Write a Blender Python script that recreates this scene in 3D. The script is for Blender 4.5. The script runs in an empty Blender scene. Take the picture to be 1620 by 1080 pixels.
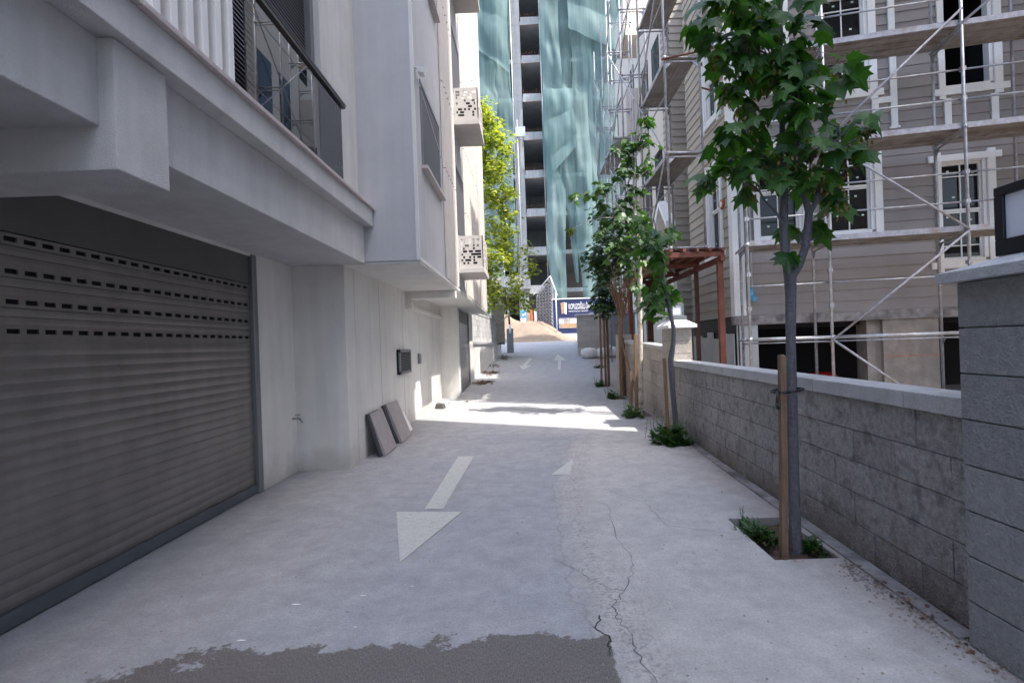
import bpy, math, random
from mathutils import Vector, Matrix, noise
random.seed(7)
S = bpy.context.scene
C = S.collection
# ---------------------------------------------------------------- camera
cd = bpy.data.cameras.new('camera')
cd.sensor_width = 36.0; cd.lens = 18.44; cd.clip_end = 600; cd.clip_start = .05
cd.shift_x = -.0142; cd.shift_y = .0031
cam = bpy.data.objects.new('camera', cd); C.objects.link(cam)
th = math.atan(.035); c_, s_ = math.cos(th), math.sin(th)
Rv = Vector((c_, 0, -s_)); Uv = Vector((s_, 0, c_)); Bv = Vector((0, -1, 0))
M4 = Matrix((Rv, Uv, Bv)).transposed().to_4x4(); M4.translation = Vector((0, 0, 1.45))
cam.matrix_world = M4
S.camera = cam
# ---------------------------------------------------------------- light
SUNV = Vector((1.0, -.5, 1.85)).normalized()
w = bpy.data.worlds.new('World'); S.world = w; w.use_nodes = True
nt = w.node_tree; bg = nt.nodes['Background']
sky = nt.nodes.new('ShaderNodeTexSky'); sky.sky_type = 'NISHITA'; sky.sun_disc = False
sky.sun_elevation = math.asin(SUNV.z); sky.sun_rotation = math.atan2(SUNV.x, SUNV.y)
sky.dust_density = 3.2; sky.ozone_density = 1.0
nt.links.new(sky.outputs[0], bg.inputs[0]); bg.inputs[1].default_value = .15
sd = bpy.data.lights.new('sun', 'SUN'); sd.energy = 2.0; sd.angle = math.radians(.55); sd.color = (1, .94, .86)
sun = bpy.data.objects.new('sun', sd); C.objects.link(sun)
sun.rotation_euler = (-SUNV).to_track_quat('-Z', 'Y').to_euler()
S.view_settings.view_transform = 'Standard'; S.view_settings.look = 'None'
S.view_settings.exposure = 2.18; S.view_settings.gamma = 1
S.cycles.max_bounces = 10; S.cycles.diffuse_bounces = 6; S.cycles.transparent_max_bounces = 12

# ---------------------------------------------------------------- materials
def mat(name, col, rough=.8, var=.12, scale=3., bump=.0, bscale=60., metal=0., spec=.4, tone=False, foot=None, col2=None, detail=6., stretch=None, fac2=.5, streak=0.):
    m = bpy.data.materials.new(name); m.use_nodes = True
    t = m.node_tree; N = t.nodes; K = t.links; b = N['Principled BSDF']
    b.inputs['Roughness'].default_value = rough; b.inputs['Metallic'].default_value = metal
    b.inputs['Specular IOR Level'].default_value = spec
    tc = N.new('ShaderNodeTexCoord'); src = tc.outputs['Object']
    if stretch:
        mp = N.new('ShaderNodeMapping'); mp.inputs['Scale'].default_value = stretch
        K.new(src, mp.inputs[0]); src = mp.outputs[0]
    n = N.new('ShaderNodeTexNoise'); n.inputs['Scale'].default_value = scale; n.inputs['Detail'].default_value = detail
    n.inputs['Roughness'].default_value = .65
    K.new(src, n.inputs[0])
    mr = N.new('ShaderNodeMapRange'); mr.inputs[1].default_value = .3; mr.inputs[2].default_value = .7
    mr.inputs[3].default_value = 1 - var; mr.inputs[4].default_value = 1 + var
    K.new(n.outputs[0], mr.inputs[0])
    mul = N.new('ShaderNodeVectorMath'); mul.operation = 'MULTIPLY'; mul.inputs[0].default_value = col
    K.new(mr.outputs[0], mul.inputs[1])
    out = mul.outputs[0]
    if col2:
        n2 = N.new('ShaderNodeTexNoise'); n2.inputs['Scale'].default_value = scale * .37; n2.inputs['Detail'].default_value = 5
        K.new(src, n2.inputs[0])
        r2 = N.new('ShaderNodeMapRange'); r2.inputs[1].default_value = fac2; r2.inputs[2].default_value = fac2 + .15
        K.new(n2.outputs[0], r2.inputs[0])
        mx = N.new('ShaderNodeMix'); mx.data_type = 'RGBA'; K.new(r2.outputs[0], mx.inputs[0])
        K.new(out, mx.inputs[6]); mx.inputs[7].default_value = (*col2, 1); out = mx.outputs[2]
    if streak:
        mp2 = N.new('ShaderNodeMapping'); mp2.inputs['Scale'].default_value = (5, 5, .35)
        K.new(tc.outputs['Object'], mp2.inputs[0])
        n3 = N.new('ShaderNodeTexNoise'); n3.inputs['Scale'].default_value = 1.6; n3.inputs['Detail'].default_value = 6
        K.new(mp2.outputs[0], n3.inputs[0])
        r3 = N.new('ShaderNodeMapRange'); r3.inputs[1].default_value = .35; r3.inputs[2].default_value = .75
        r3.inputs[3].default_value = 1; r3.inputs[4].default_value = 1 - streak
        K.new(n3.outputs[0], r3.inputs[0])
        m3 = N.new('ShaderNodeVectorMath'); m3.operation = 'MULTIPLY'
        K.new(out, m3.inputs[0]); K.new(r3.outputs[0], m3.inputs[1]); out = m3.outputs[0]
    if foot:      # splashed dirt along the foot
        sp = N.new('ShaderNodeSeparateXYZ'); K.new(tc.outputs['Object'], sp.inputs[0])
        n4 = N.new('ShaderNodeTexNoise'); n4.inputs['Scale'].default_value = 3.5; n4.inputs['Detail'].default_value = 8; K.new(tc.outputs['Object'], n4.inputs[0])
        s4 = N.new('ShaderNodeMath'); s4.operation = 'MULTIPLY_ADD'; s4.inputs[1].default_value = -.7; K.new(n4.outputs[0], s4.inputs[0]); K.new(sp.outputs[2], s4.inputs[2])
        r4 = N.new('ShaderNodeMapRange'); r4.inputs[1].default_value = -.40; r4.inputs[2].default_value = .02; r4.inputs[3].default_value = .7; r4.inputs[4].default_value = 0
        K.new(s4.outputs[0], r4.inputs[0])
        x4 = N.new('ShaderNodeMix'); x4.data_type = 'RGBA'; K.new(r4.outputs[0], x4.inputs[0]); K.new(out, x4.inputs[6]); x4.inputs[7].default_value = (*foot, 1); out = x4.outputs[2]
    if tone:
        a = N.new('ShaderNodeAttribute'); a.attribute_name = 'tone'
        m2 = N.new('ShaderNodeVectorMath'); m2.operation = 'MULTIPLY'
        K.new(out, m2.inputs[0]); K.new(a.outputs['Fac'], m2.inputs[1]); out = m2.outputs[0]
    K.new(out, b.inputs['Base Color'])
    if bump:
        nb = N.new('ShaderNodeTexNoise'); nb.inputs['Scale'].default_value = bscale; nb.inputs['Detail'].default_value = 5
        K.new(tc.outputs['Object'], nb.inputs[0])
        bp = N.new('ShaderNodeBump'); bp.inputs['Strength'].default_value = min(1, bump); bp.inputs['Distance'].default_value = .012 * max(1, bump)
        K.new(nb.outputs[0], bp.inputs['Height']); K.new(bp.outputs[0], b.inputs['Normal'])
    return m

def leafmat(name, c1, c2, trans=.35, rough=.45):
    m = bpy.data.materials.new(name); m.use_nodes = True
    t = m.node_tree; N = t.nodes; K = t.links; b = N['Principled BSDF']; b.inputs['Roughness'].default_value = rough
    b.inputs['Specular IOR Level'].default_value = .5
    a = N.new('ShaderNodeAttribute'); a.attribute_name = 'tone'
    mr = N.new('ShaderNodeMapRange'); mr.inputs[1].default_value = .6; mr.inputs[2].default_value = 1.4
    K.new(a.outputs['Fac'], mr.inputs[0])
    mx = N.new('ShaderNodeMix'); mx.data_type = 'RGBA'; K.new(mr.outputs[0], mx.inputs[0])
    mx.inputs[6].default_value = (*c1, 1); mx.inputs[7].default_value = (*c2, 1)
    K.new(mx.outputs[2], b.inputs['Base Color'])
    tr = N.new('ShaderNodeBsdfTranslucent')
    ml = N.new('ShaderNodeVectorMath'); ml.operation = 'MULTIPLY'; ml.inputs[1].default_value = (1.5, 1.9, .5)
    K.new(mx.outputs[2], ml.inputs[0]); K.new(ml.outputs[0], tr.inputs[0])
    ms = N.new('ShaderNodeMixShader'); ms.inputs[0].default_value = trans
    K.new(b.outputs[0], ms.inputs[1]); K.new(tr.outputs[0], ms.inputs[2]); K.new(ms.outputs[0], N['Material Output'].inputs[0])
    return m

def netmat():
    m = bpy.data.materials.new('net'); m.use_nodes = True
    t = m.node_tree; N = t.nodes; K = t.links; b = N['Principled BSDF']; b.inputs['Roughness'].default_value = .8
    tc = N.new('ShaderNodeTexCoord'); mp = N.new('ShaderNodeMapping'); mp.inputs['Scale'].default_value = (.8, .3, .35)
    K.new(tc.outputs['Object'], mp.inputs[0])
    n = N.new('ShaderNodeTexNoise'); n.inputs['Scale'].default_value = .8; n.inputs['Detail'].default_value = 8
    K.new(mp.outputs[0], n.inputs[0])
    mp2 = N.new('ShaderNodeMapping'); mp2.inputs['Scale'].default_value = (6, 1, .15); K.new(tc.outputs['Object'], mp2.inputs[0])
    n2 = N.new('ShaderNodeTexNoise'); n2.inputs['Scale'].default_value = 1.2; n2.inputs['Detail'].default_value = 6; K.new(mp2.outputs[0], n2.inputs[0])
    ad = N.new('ShaderNodeMath'); ad.operation = 'ADD'; K.new(n.outputs[0], ad.inputs[0]); K.new(n2.outputs[0], ad.inputs[1])
    cr = N.new('ShaderNodeMapRange'); cr.inputs[1].default_value = .75; cr.inputs[2].default_value = 1.25
    K.new(ad.outputs[0], cr.inputs[0])
    mx = N.new('ShaderNodeMix'); mx.data_type = 'RGBA'; K.new(cr.outputs[0], mx.inputs[0])
    mx.inputs[6].default_value = (.115, .19, .19, 1); mx.inputs[7].default_value = (.19, .28, .28, 1)
    K.new(mx.outputs[2], b.inputs['Base Color'])
    tr = N.new('ShaderNodeBsdfTranslucent'); K.new(mx.outputs[2], tr.inputs[0])
    tp = N.new('ShaderNodeBsdfTransparent'); tp.inputs[0].default_value = (.8, 1, 1, 1)
    m1 = N.new('ShaderNodeMixShader'); m1.inputs[0].default_value = .3
    K.new(b.outputs[0], m1.inputs[1]); K.new(tr.outputs[0], m1.inputs[2])
    m2 = N.new('ShaderNodeMixShader'); m2.inputs[0].default_value = .27
    K.new(m1.outputs[0], m2.inputs[1]); K.new(tp.outputs[0], m2.inputs[2]); K.new(m2.outputs[0], N['Material Output'].inputs[0])
    return m

def glassmat(name, tint=(.85, .95, .92), alpha=.75):
    m = bpy.data.materials.new(name); m.use_nodes = True
    t = m.node_tree; N = t.nodes; K = t.links
    N.remove(N['Principled BSDF'])
    g = N.new('ShaderNodeBsdfGlossy'); g.inputs['Roughness'].default_value = .01
    tp = N.new('ShaderNodeBsdfTransparent'); tp.inputs[0].default_value = (*tint, 1)
    fr = N.new('ShaderNodeFresnel'); fr.inputs[0].default_value = 3.4
    ms = N.new('ShaderNodeMixShader'); K.new(fr.outputs[0], ms.inputs[0])
    K.new(tp.outputs[0], ms.inputs[1]); K.new(g.outputs[0], ms.inputs[2]); K.new(ms.outputs[0], N['Material Output'].inputs[0])
    return m

def groundmat():
    """driveway concrete: speckle, broom marks, two pours, a wet patch near the camera, rusty dirt by the wall"""
    m = bpy.data.materials.new('driveway_concrete'); m.use_nodes = True
    t = m.node_tree; N = t.nodes; K = t.links; b = N['Principled BSDF']
    tc = N.new('ShaderNodeTexCoord'); O = tc.outputs['Object']
    sp = N.new('ShaderNodeSeparateXYZ'); K.new(O, sp.inputs[0])
    def noise_(scale, detail=6, vec=None, rough=.6):
        n = N.new('ShaderNodeTexNoise'); n.inputs['Scale'].default_value = scale; n.inputs['Detail'].default_value = detail
        n.inputs['Roughness'].default_value = rough; K.new(vec or O, n.inputs[0]); return n.outputs[0]
    def ma(op, a, b_, clamp=False):
        x = N.new('ShaderNodeMath'); x.operation = op; x.use_clamp = clamp
        for i, v in enumerate((a, b_)):
            if isinstance(v, (int, float)): x.inputs[i].default_value = v
            else: K.new(v, x.inputs[i])
        return x.outputs[0]
    def rng(v, a, b_, c, d):
        r = N.new('ShaderNodeMapRange'); r.inputs[1].default_value = a; r.inputs[2].default_value = b_
        r.inputs[3].default_value = c; r.inputs[4].default_value = d; K.new(v, r.inputs[0]); return r.outputs[0]
    def mix(f, a, b_):
        x = N.new('ShaderNodeMix'); x.data_type = 'RGBA'
        if isinstance(f, (int, float)): x.inputs[0].default_value = f
        else: K.new(f, x.inputs[0])
        for i, v in ((6, a), (7, b_)):
            if isinstance(v, tuple): x.inputs[i].default_value = (*v, 1)
            else: K.new(v, x.inputs[i])
        return x.outputs[2]
    big = noise_(.7, 6); mid = noise_(5, 7); fine = noise_(75, 4); pits = noise_(30, 3)
    X, Y = sp.outputs[0], sp.outputs[1]
    # boundary between the greyer pour (left) and the paler pour (right)
    wob = ma('MULTIPLY', ma('SUBTRACT', noise_(2.6, 8), .5), .35)
    curve = ma('MULTIPLY', ma('POWER', ma('ABSOLUTE', ma('SUBTRACT', Y, 4.1), 0), 2), .034)
    edge = ma('SUBTRACT', ma('ADD', X, wob), ma('ADD', curve, .2))
    right = rng(edge, -.05, .10, 0, 1)
    far = rng(Y, 7.5, 9.0, 1, 0)
    right = ma('MULTIPLY', right, far)
    base = mix(right, (.31, .316, .332), (.445, .425, .40))
    base = mix(rng(big, .35, .65, 0, .5), base, (.37, .36, .355))
    # fine grain
    g = ma('MULTIPLY', rng(mid, .3, .7, .86, 1.10), rng(fine, .3, .7, .84, 1.14))
    g = ma('MULTIPLY', g, rng(noise_(17, 8), .3, .7, .92, 1.07))
    g = ma('MULTIPLY', g, rng(pits, .24, .33, .5, 1))
    vm = N.new('ShaderNodeVectorMath'); vm.operation = 'MULTIPLY'; K.new(base, vm.inputs[0]); K.new(g, vm.inputs[1])
    col = vm.outputs[0]
    # roughened, darker gravelly band along the pour boundary
    band = ma('MULTIPLY', rng(ma('ABSOLUTE', ma('SUBTRACT', edge, .16), 0), .0, .22, 1, 0), rng(noise_(34, 7), .46, .62, 0, 1))
    band = ma('MULTIPLY', band, far)
    col = mix(ma('MULTIPLY', band, .55), col, (.13, .13, .13))
    ln = ma('MULTIPLY', rng(ma('ABSOLUTE', edge, 0), 0, .016, 1, 0), far)
    col = mix(ma('MULTIPLY', ln, .30), col, (.14, .14, .14))
    # rusty dirt along the right wall
    wx = ma('ADD', ma('MULTIPLY', Y, .041), 2.0)
    near = rng(ma('ADD', ma('SUBTRACT', wx, X), ma('MULTIPLY', ma('SUBTRACT', noise_(3, 7), .5), .9)), .0, .55, 1, 0)
    col = mix(ma('MULTIPLY', near, .55), col, (.24, .185, .15))
    # cooler, darker tint towards the foot of the left building
    dl = rng(ma('ADD', ma('ADD', X, 2.9), ma('MULTIPLY', ma('SUBTRACT', noise_(2.2, 7), .5), 1.2)), 0, .8, 1, 0)
    col = mix(ma('MULTIPLY', dl, .35), col, (.19, .20, .22))
    # small stains
    st = rng(noise_(1.9, 5), .62, .72, 0, .35)
    col = mix(st, col, (.2, .2, .205))
    mp0 = N.new('ShaderNodeMapping'); mp0.inputs['Scale'].default_value = (1, .30, 1); K.new(O, mp0.inputs[0])
    # dampness in front of the camera
    nw = ma('MULTIPLY', ma('SUBTRACT', noise_(3.6, 10, rough=.72), .5), .8)
    top = ma('SUBTRACT', ma('ADD', 2.60, ma('MULTIPLY', nw, .9)), Y)
    rx = ma('SUBTRACT', ma('ADD', .36, ma('MULTIPLY', nw, .35)), X)
    dxl = ma('ADD', X, ma('ADD', 1.45, nw))
    lft = ma('ADD', ma('MULTIPLY', dxl, .35), .0)
    wetm = ma('MINIMUM', ma('MINIMUM', top, rx), ma('ADD', ma('MINIMUM', lft, .25), ma('MINIMUM', top, .2)))
    wet = rng(wetm, .0, .018, 0, 1)
    col = mix(ma('MULTIPLY', wet, .85), col, mix(rng(noise_(190, 4, mp0.outputs[0]), .38, .64, 0, 1), (.062, .052, .045), (.165, .147, .13)))
    K.new(col, b.inputs['Base Color'])
    K.new(rng(wet, 0, 1, .92, .62), b.inputs['Roughness'])
    b.inputs['Specular IOR Level'].default_value = .3
    bp = N.new('ShaderNodeBump'); bp.inputs['Strength'].default_value = .55; bp.inputs['Distance'].default_value = .006
    mp = N.new('ShaderNodeMapping'); mp.inputs['Scale'].default_value = (1, .12, 1); K.new(O, mp.inputs[0])
    h = ma('ADD', ma('MULTIPLY', noise_(65, 5), 1.0), ma('MULTIPLY', noise_(90, 3, mp.outputs[0]), .6))
    K.new(h, bp.inputs['Height']); K.new(bp.outputs[0], b.inputs['Normal'])
    return m

MT = {}
MT['ground'] = groundmat()
MT['paint'] = mat('worn_white_paint', (.47, .47, .44), .85, .16, 60, .35, 120, col2=(.40, .40, .38), fac2=.52)
MT['soil'] = mat('soil', (.085, .055, .038), .95, .5, 18, 1., 40)
MT['crack'] = mat('crack', (.06, .058, .055), .95, .3, 20)
MT['render'] = mat('grey_render', (.60, .595, .59), .9, .08, 2.2, .7, 150, streak=.13)
MT['renderw'] = mat('white_render', (.68, .665, .635), .9, .06, 2.0, .35, 170, foot=(.36, .34, .32), streak=.10)
MT['baygrey'] = mat('bay_grey_render', (.47, .47, .485), .9, .06, 1.6, .4, 170, streak=.09)
MT['white'] = mat('white_trim', (.76, .76, .75), .6, .05, 5)
MT['rib'] = mat('ribbed_cladding', (.47, .44, .415), .75, .05, 2, .15, 100, streak=.07)
MT['sill'] = mat('stone_sill', (.50, .44, .43), .6, .12, 20)
MT['door'] = mat('roller_aluminium', (.235, .22, .213), .36, .13, 2.5, .12, 8, streak=.12, metal=.6, spec=.5)
MT['doorlow'] = mat('roller_bottom_rail', (.12, .135, .15), .4, .12, 6, metal=.4)
MT['dark'] = mat('dark_void', (.012, .012, .014), .9, .1, 5)
MT['housing'] = mat('shutter_housing', (.105, .105, .10), .55, .12, 3, metal=.2)
MT['guide'] = mat('guide_rail', (.20, .215, .23), .4, .08, 6, metal=.5)
MT['shut'] = mat('window_shutter', (.10, .095, .11), .45, .1, 6, metal=.2)
MT['steel'] = mat('galvanised_steel', (.33, .345, .37), .45, .30, 14, metal=.5, col2=(.27, .25, .25))
MT['steelold'] = mat('worn_steel', (.30, .30, .33), .55, .3, 9, metal=.35, col2=(.22, .17, .14), fac2=.55)
MT['deck'] = mat('deck_steel', (.27, .25, .23), .6, .25, 6, .3, 30, metal=.2, col2=(.19, .165, .14))
MT['rail'] = mat('dark_handrail', (.05, .052, .055), .3, .1, 6, metal=.7)
MT['block'] = mat('split_face_block', (.375, .36, .345), .95, .30, 30, 2.4, 75, tone=True, foot=(.15, .115, .09), col2=(.23, .215, .205), fac2=.52)
MT['blockw'] = mat('warm_block', (.40, .36, .32), .95, .2, 22, 1.5, 60, tone=True)
MT['blocks'] = mat('smooth_block', (.29, .292, .29), .92, .18, 34, 1.8, 80, tone=True)
MT['mortar'] = mat('mortar', (.17, .165, .158), .95, .2, 9)
MT['coping'] = mat('coping_concrete', (.44, .44, .44), .85, .12, 10, .8, 60, tone=True)
MT['siding'] = mat('siding_board', (.275, .25, .24), .8, .07, 1.2, .15, 90, tone=True, streak=.05)
MT['sidingb'] = mat('beige_siding_board', (.36, .33, .285), .8, .07, 1.2, .15, 90, tone=True, streak=.05)
MT['beige'] = mat('beige_render', (.55, .49, .43), .9, .04, 1, .2, 90, streak=.06)
MT['conc'] = mat('raw_concrete', (.33, .285, .245), .9, .22, 4, .8, 24, col2=(.24, .22, .20), streak=.15)
MT['concg'] = mat('slab_edge_concrete', (.27, .25, .24), .9, .35, 7, 1.2, 22, col2=(.12, .11, .105))
MT['concw'] = mat('tower_concrete', (.36, .36, .37), .9, .15, 1.5, streak=.2)
MT['pane'] = mat('window_pane', (.016, .017, .018), .05, .2, 2, spec=.22)
MT['label'] = mat('glass_sticker', (.55, .68, .66), .6)
MT['timber'] = mat('timber', (.33, .19, .09), .8, .2, 6, stretch=(1, 1, 8))
MT['stake'] = mat('weathered_stake', (.19, .12, .075), .85, .3, 8, .5, 60, stretch=(6, 6, .7))
MT['rust'] = mat('red_primer_steel', (.14, .045, .028), .65, .3, 5, .2, 40, col2=(.12, .035, .02), fac2=.55)
MT['darkrust'] = mat('dark_steel_post', (.07, .025, .018), .6, .2, 5)
MT['tar'] = mat('bitumen_coat', (.022, .020, .020), .6, .3, 12, 1., 20)
MT['insul'] = mat('white_board', (.46, .47, .47), .85, .08, 4)
MT['blue'] = mat('blue_plastic', (.10, .36, .60), .5, .05, 5)
MT['pipe'] = mat('grey_pipe', (.36, .40, .44), .4, .08, 6)
MT['black'] = mat('black_metal', (.012, .013, .018), .35, .1, 5, metal=.2)
MT['opal'] = mat('opal_plastic', (.72, .74, .80), .35, .03, 5)
MT['bark'] = mat('young_bark', (.115, .11, .12), .85, .25, 10, 1.2, 40, stretch=(6, 6, 1.2))
MT['barkw'] = mat('pale_bark', (.50, .46, .40), .85, .25, 14, .8, 40, col2=(.25, .19, .13))
MT['barkb'] = mat('brown_bark', (.22, .13, .08), .9, .3, 12, 1., 50)
MT['leafd'] = leafmat('maple_leaf', (.016, .055, .014), (.070, .165, .030), .40)
MT['leafm'] = leafmat('maple_leaf_sunny', (.018, .060, .015), (.085, .16, .045), .28)
MT['leafs'] = leafmat('small_leaf', (.016, .040, .016), (.050, .10, .030), .25)
MT['leafy'] = leafmat('plane_leaf', (.085, .13, .02), (.46, .41, .08), .40)
MT['seed'] = leafmat('seed_bunch', (.12, .05, .012), (.30, .20, .06), .3)
MT['weed'] = leafmat('weed_leaf', (.018, .055, .014), (.06, .13, .03), .25)
MT['dry'] = leafmat('dry_leaf', (.075, .035, .02), (.20, .09, .045), .15)
MT['net'] = netmat()
MT['glass'] = glassmat('balustrade_glass')
MT['sand'] = mat('sand', (.23, .18, .135), .95, .14, 3, 1., 30)
MT['navy'] = mat('navy_hoarding', (.016, .025, .085), .55, .12, 1.5)
MT['photoa'] = mat('poster_print', (.42, .38, .33), .6, .45, 2.5, col2=(.22, .25, .36))
MT['tan'] = mat('poster_tan', (.38, .24, .14), .6, .15, 3)
MT['orange'] = mat('orange_barrier', (.52, .13, .05), .6, .2, 4)
MT['sack'] = mat('woven_sack', (.55, .52, .50), .8, .12, 10, .5, 30)
MT['tile'] = mat('concrete_paver', (.33, .30, .30), .9, .08, 7, .3, 80)
MT['tiledk'] = mat('paver_edge', (.055, .055, .062), .9, .1, 7)
MT['red'] = mat('red_plastic', (.35, .015, .01), .5, .1, 4)
MT['brown'] = mat('grey_brown_block', (.24, .205, .185), .9, .25, 4)
MT['pink'] = mat('shade_block_render', (.55, .50, .45), .9, .06, 1)
MT['asphalt'] = mat('street_concrete', (.28, .27, .25), .9, .1, 2)
MT['debris'] = mat('site_floor', (.22, .20, .18), .95, .3, 3, 1, 12)

# ---------------------------------------------------------------- mesh builder
class Fr:
    """vertical face: origin, direction along it, outward normal; optional slope"""
    def __init__(s, P, u, n=None, slope=0):
        s.P = Vector((P[0], P[1], 0)); s.u = Vector((u[0], u[1], 0)).normalized()
        s.n = Vector((n[0], n[1], 0)).normalized() if n else Vector((s.u.y, -s.u.x, 0)); s.sl = slope
    def p(s, a, h, o=0): return s.P + s.u * a + s.n * o + Vector((0, 0, h + a * s.sl))

SITE = None      # (scale, lift) of the building site model while it is being built
class MB:
    def __init__(s): s.v = []; s.f = []; s.m = []; s.t = []; s.sm = []
    def face(s, pts, m=0, tone=1., smooth=False):
        i = len(s.v); s.v += [tuple(p) for p in pts]; s.f.append(tuple(range(i, i + len(pts)))); s.m.append(m); s.t.append(tone); s.sm.append(smooth)
    def hexa(s, p, m=0, tone=1., skip=()):
        i = len(s.v); s.v += [tuple(q) for q in p]
        for k, f in enumerate(((0, 3, 2, 1), (4, 5, 6, 7), (0, 1, 5, 4), (1, 2, 6, 5), (2, 3, 7, 6), (3, 0, 4, 7))):
            if k in skip: continue
            s.f.append(tuple(i + j for j in f)); s.m.append(m); s.t.append(tone); s.sm.append(False)
    def box(s, x0, x1, y0, y1, z0, z1, m=0, tone=1.):
        s.hexa([(x0, y0, z0), (x1, y0, z0), (x1, y1, z0), (x0, y1, z0), (x0, y0, z1), (x1, y0, z1), (x1, y1, z1), (x0, y1, z1)], m, tone)
        return s
    def fb(s, F, a0, a1, h0, h1, o0, o1, m=0, tone=1., j=0.):
        r = lambda: random.uniform(-j, j)
        s.hexa([F.p(a0, h0, o1 + r()), F.p(a1, h0, o1 + r()), F.p(a1, h0, o0), F.p(a0, h0, o0), F.p(a0, h1, o1 + r()), F.p(a1, h1, o1 + r()), F.p(a1, h1, o0), F.p(a0, h1, o0)], m, tone)
        return s
    def tube(s, P, Q, r, r2=None, n=8, m=0, tone=1., cap=True):
        P = Vector(P); Q = Vector(Q); d = (Q - P); 
        if d.length < 1e-6: return s
        d.normalize(); a = d.orthogonal().normalized(); b = d.cross(a); r2 = r if r2 is None else r2
        i = len(s.v)
        for c, rr in ((P, r), (Q, r2)):
            for k in range(n):
                t = 2 * math.pi * k / n; s.v.append(tuple(c + (a * math.cos(t) + b * math.sin(t)) * rr))
        for k in range(n):
            l = (k + 1) % n; s.f.append((i + k, i + l, i + n + l, i + n + k)); s.m.append(m); s.t.append(tone); s.sm.append(True)
        if cap:
            s.f.append(tuple(i + k for k in reversed(range(n)))); s.m.append(m); s.t.append(tone); s.sm.append(False)
            s.f.append(tuple(i + n + k for k in range(n))); s.m.append(m); s.t.append(tone); s.sm.append(False)
        return s
    def path(s, pts, n=10, m=0, wob=0.):
        """one continuous tapered skin through (x,y,z,r)"""
        i0 = len(s.v); R = []
        for k, q in enumerate(pts):
            c = Vector(q[:3]); a = Vector(pts[max(0, k - 1)][:3]); b = Vector(pts[min(len(pts) - 1, k + 1)][:3])
            d = (b - a).normalized(); x = d.cross(Vector((0, 1, .01))).normalized(); y = d.cross(x)
            for j in range(n):
                t = 2 * math.pi * j / n; rr = q[3] * (1 + random.uniform(-wob, wob))
                s.v.append(tuple(c + (x * math.cos(t) + y * math.sin(t)) * rr))
        for k in range(len(pts) - 1):
            for j in range(n):
                l = (j + 1) % n; a = i0 + k * n
                s.f.append((a + j, a + l, a + n + l, a + n + j)); s.m.append(m); s.t.append(1); s.sm.append(True)
        e = i0 + (len(pts) - 1) * n
        s.f.append(tuple(e + k for k in range(n))); s.m.append(m); s.t.append(1); s.sm.append(False)
        return s
    def build(s, name, mats, parent=None, bevel=0.):
        if SITE: s.v = [(x * SITE[0], y * SITE[0], z * SITE[0] + SITE[1]) for x, y, z in s.v]
        me = bpy.data.meshes.new(name); me.from_pydata(s.v, [], s.f)
        mats = mats if isinstance(mats, (list, tuple)) else [mats]
        for m in mats: me.materials.append(MT[m])
        me.polygons.foreach_set('material_index', s.m); me.polygons.foreach_set('use_smooth', s.sm)
        at = me.attributes.new('tone', 'FLOAT', 'FACE'); at.data.foreach_set('value', s.t)
        me.update()
        o = bpy.data.objects.new(name, me); C.objects.link(o)
        if parent: 
            o.parent = parent
            o.matrix_parent_inverse = parent.matrix_world.inverted() if parent.type == 'EMPTY' else Matrix()
        if bevel:
            b = o.modifiers.new('bevel', 'BEVEL'); b.width = bevel; b.segments = 2; b.limit_method = 'ANGLE'
        return o

def tag(o, label=None, cat=None, group=None, kind=None):
    if label: o['label'] = label
    if cat: o['category'] = cat
    if group: o['group'] = group
    if kind: o['kind'] = kind
    return o
def thing(name, loc, label, cat, group=None):
    o = bpy.data.objects.new(name, None); C.objects.link(o); o.location = loc; o.empty_display_size = .2
    bpy.context.view_layer.update()
    return tag(o, label, cat, group)
def copy_tree(root, dv, label, group=None):
    c = root.copy(); C.objects.link(c); c.location = root.location + Vector(dv); c['label'] = label
    if group: c['group'] = group
    for ch in root.children:
        d = ch.copy(); C.objects.link(d); d.parent = c
        for g in ch.children:
            e = g.copy(); C.objects.link(e); e.parent = d
    return c

def boxes(name, m, parent, L, bevel=0.):
    for q in L: MB().box(*q).build(name, m, parent, bevel)

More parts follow.
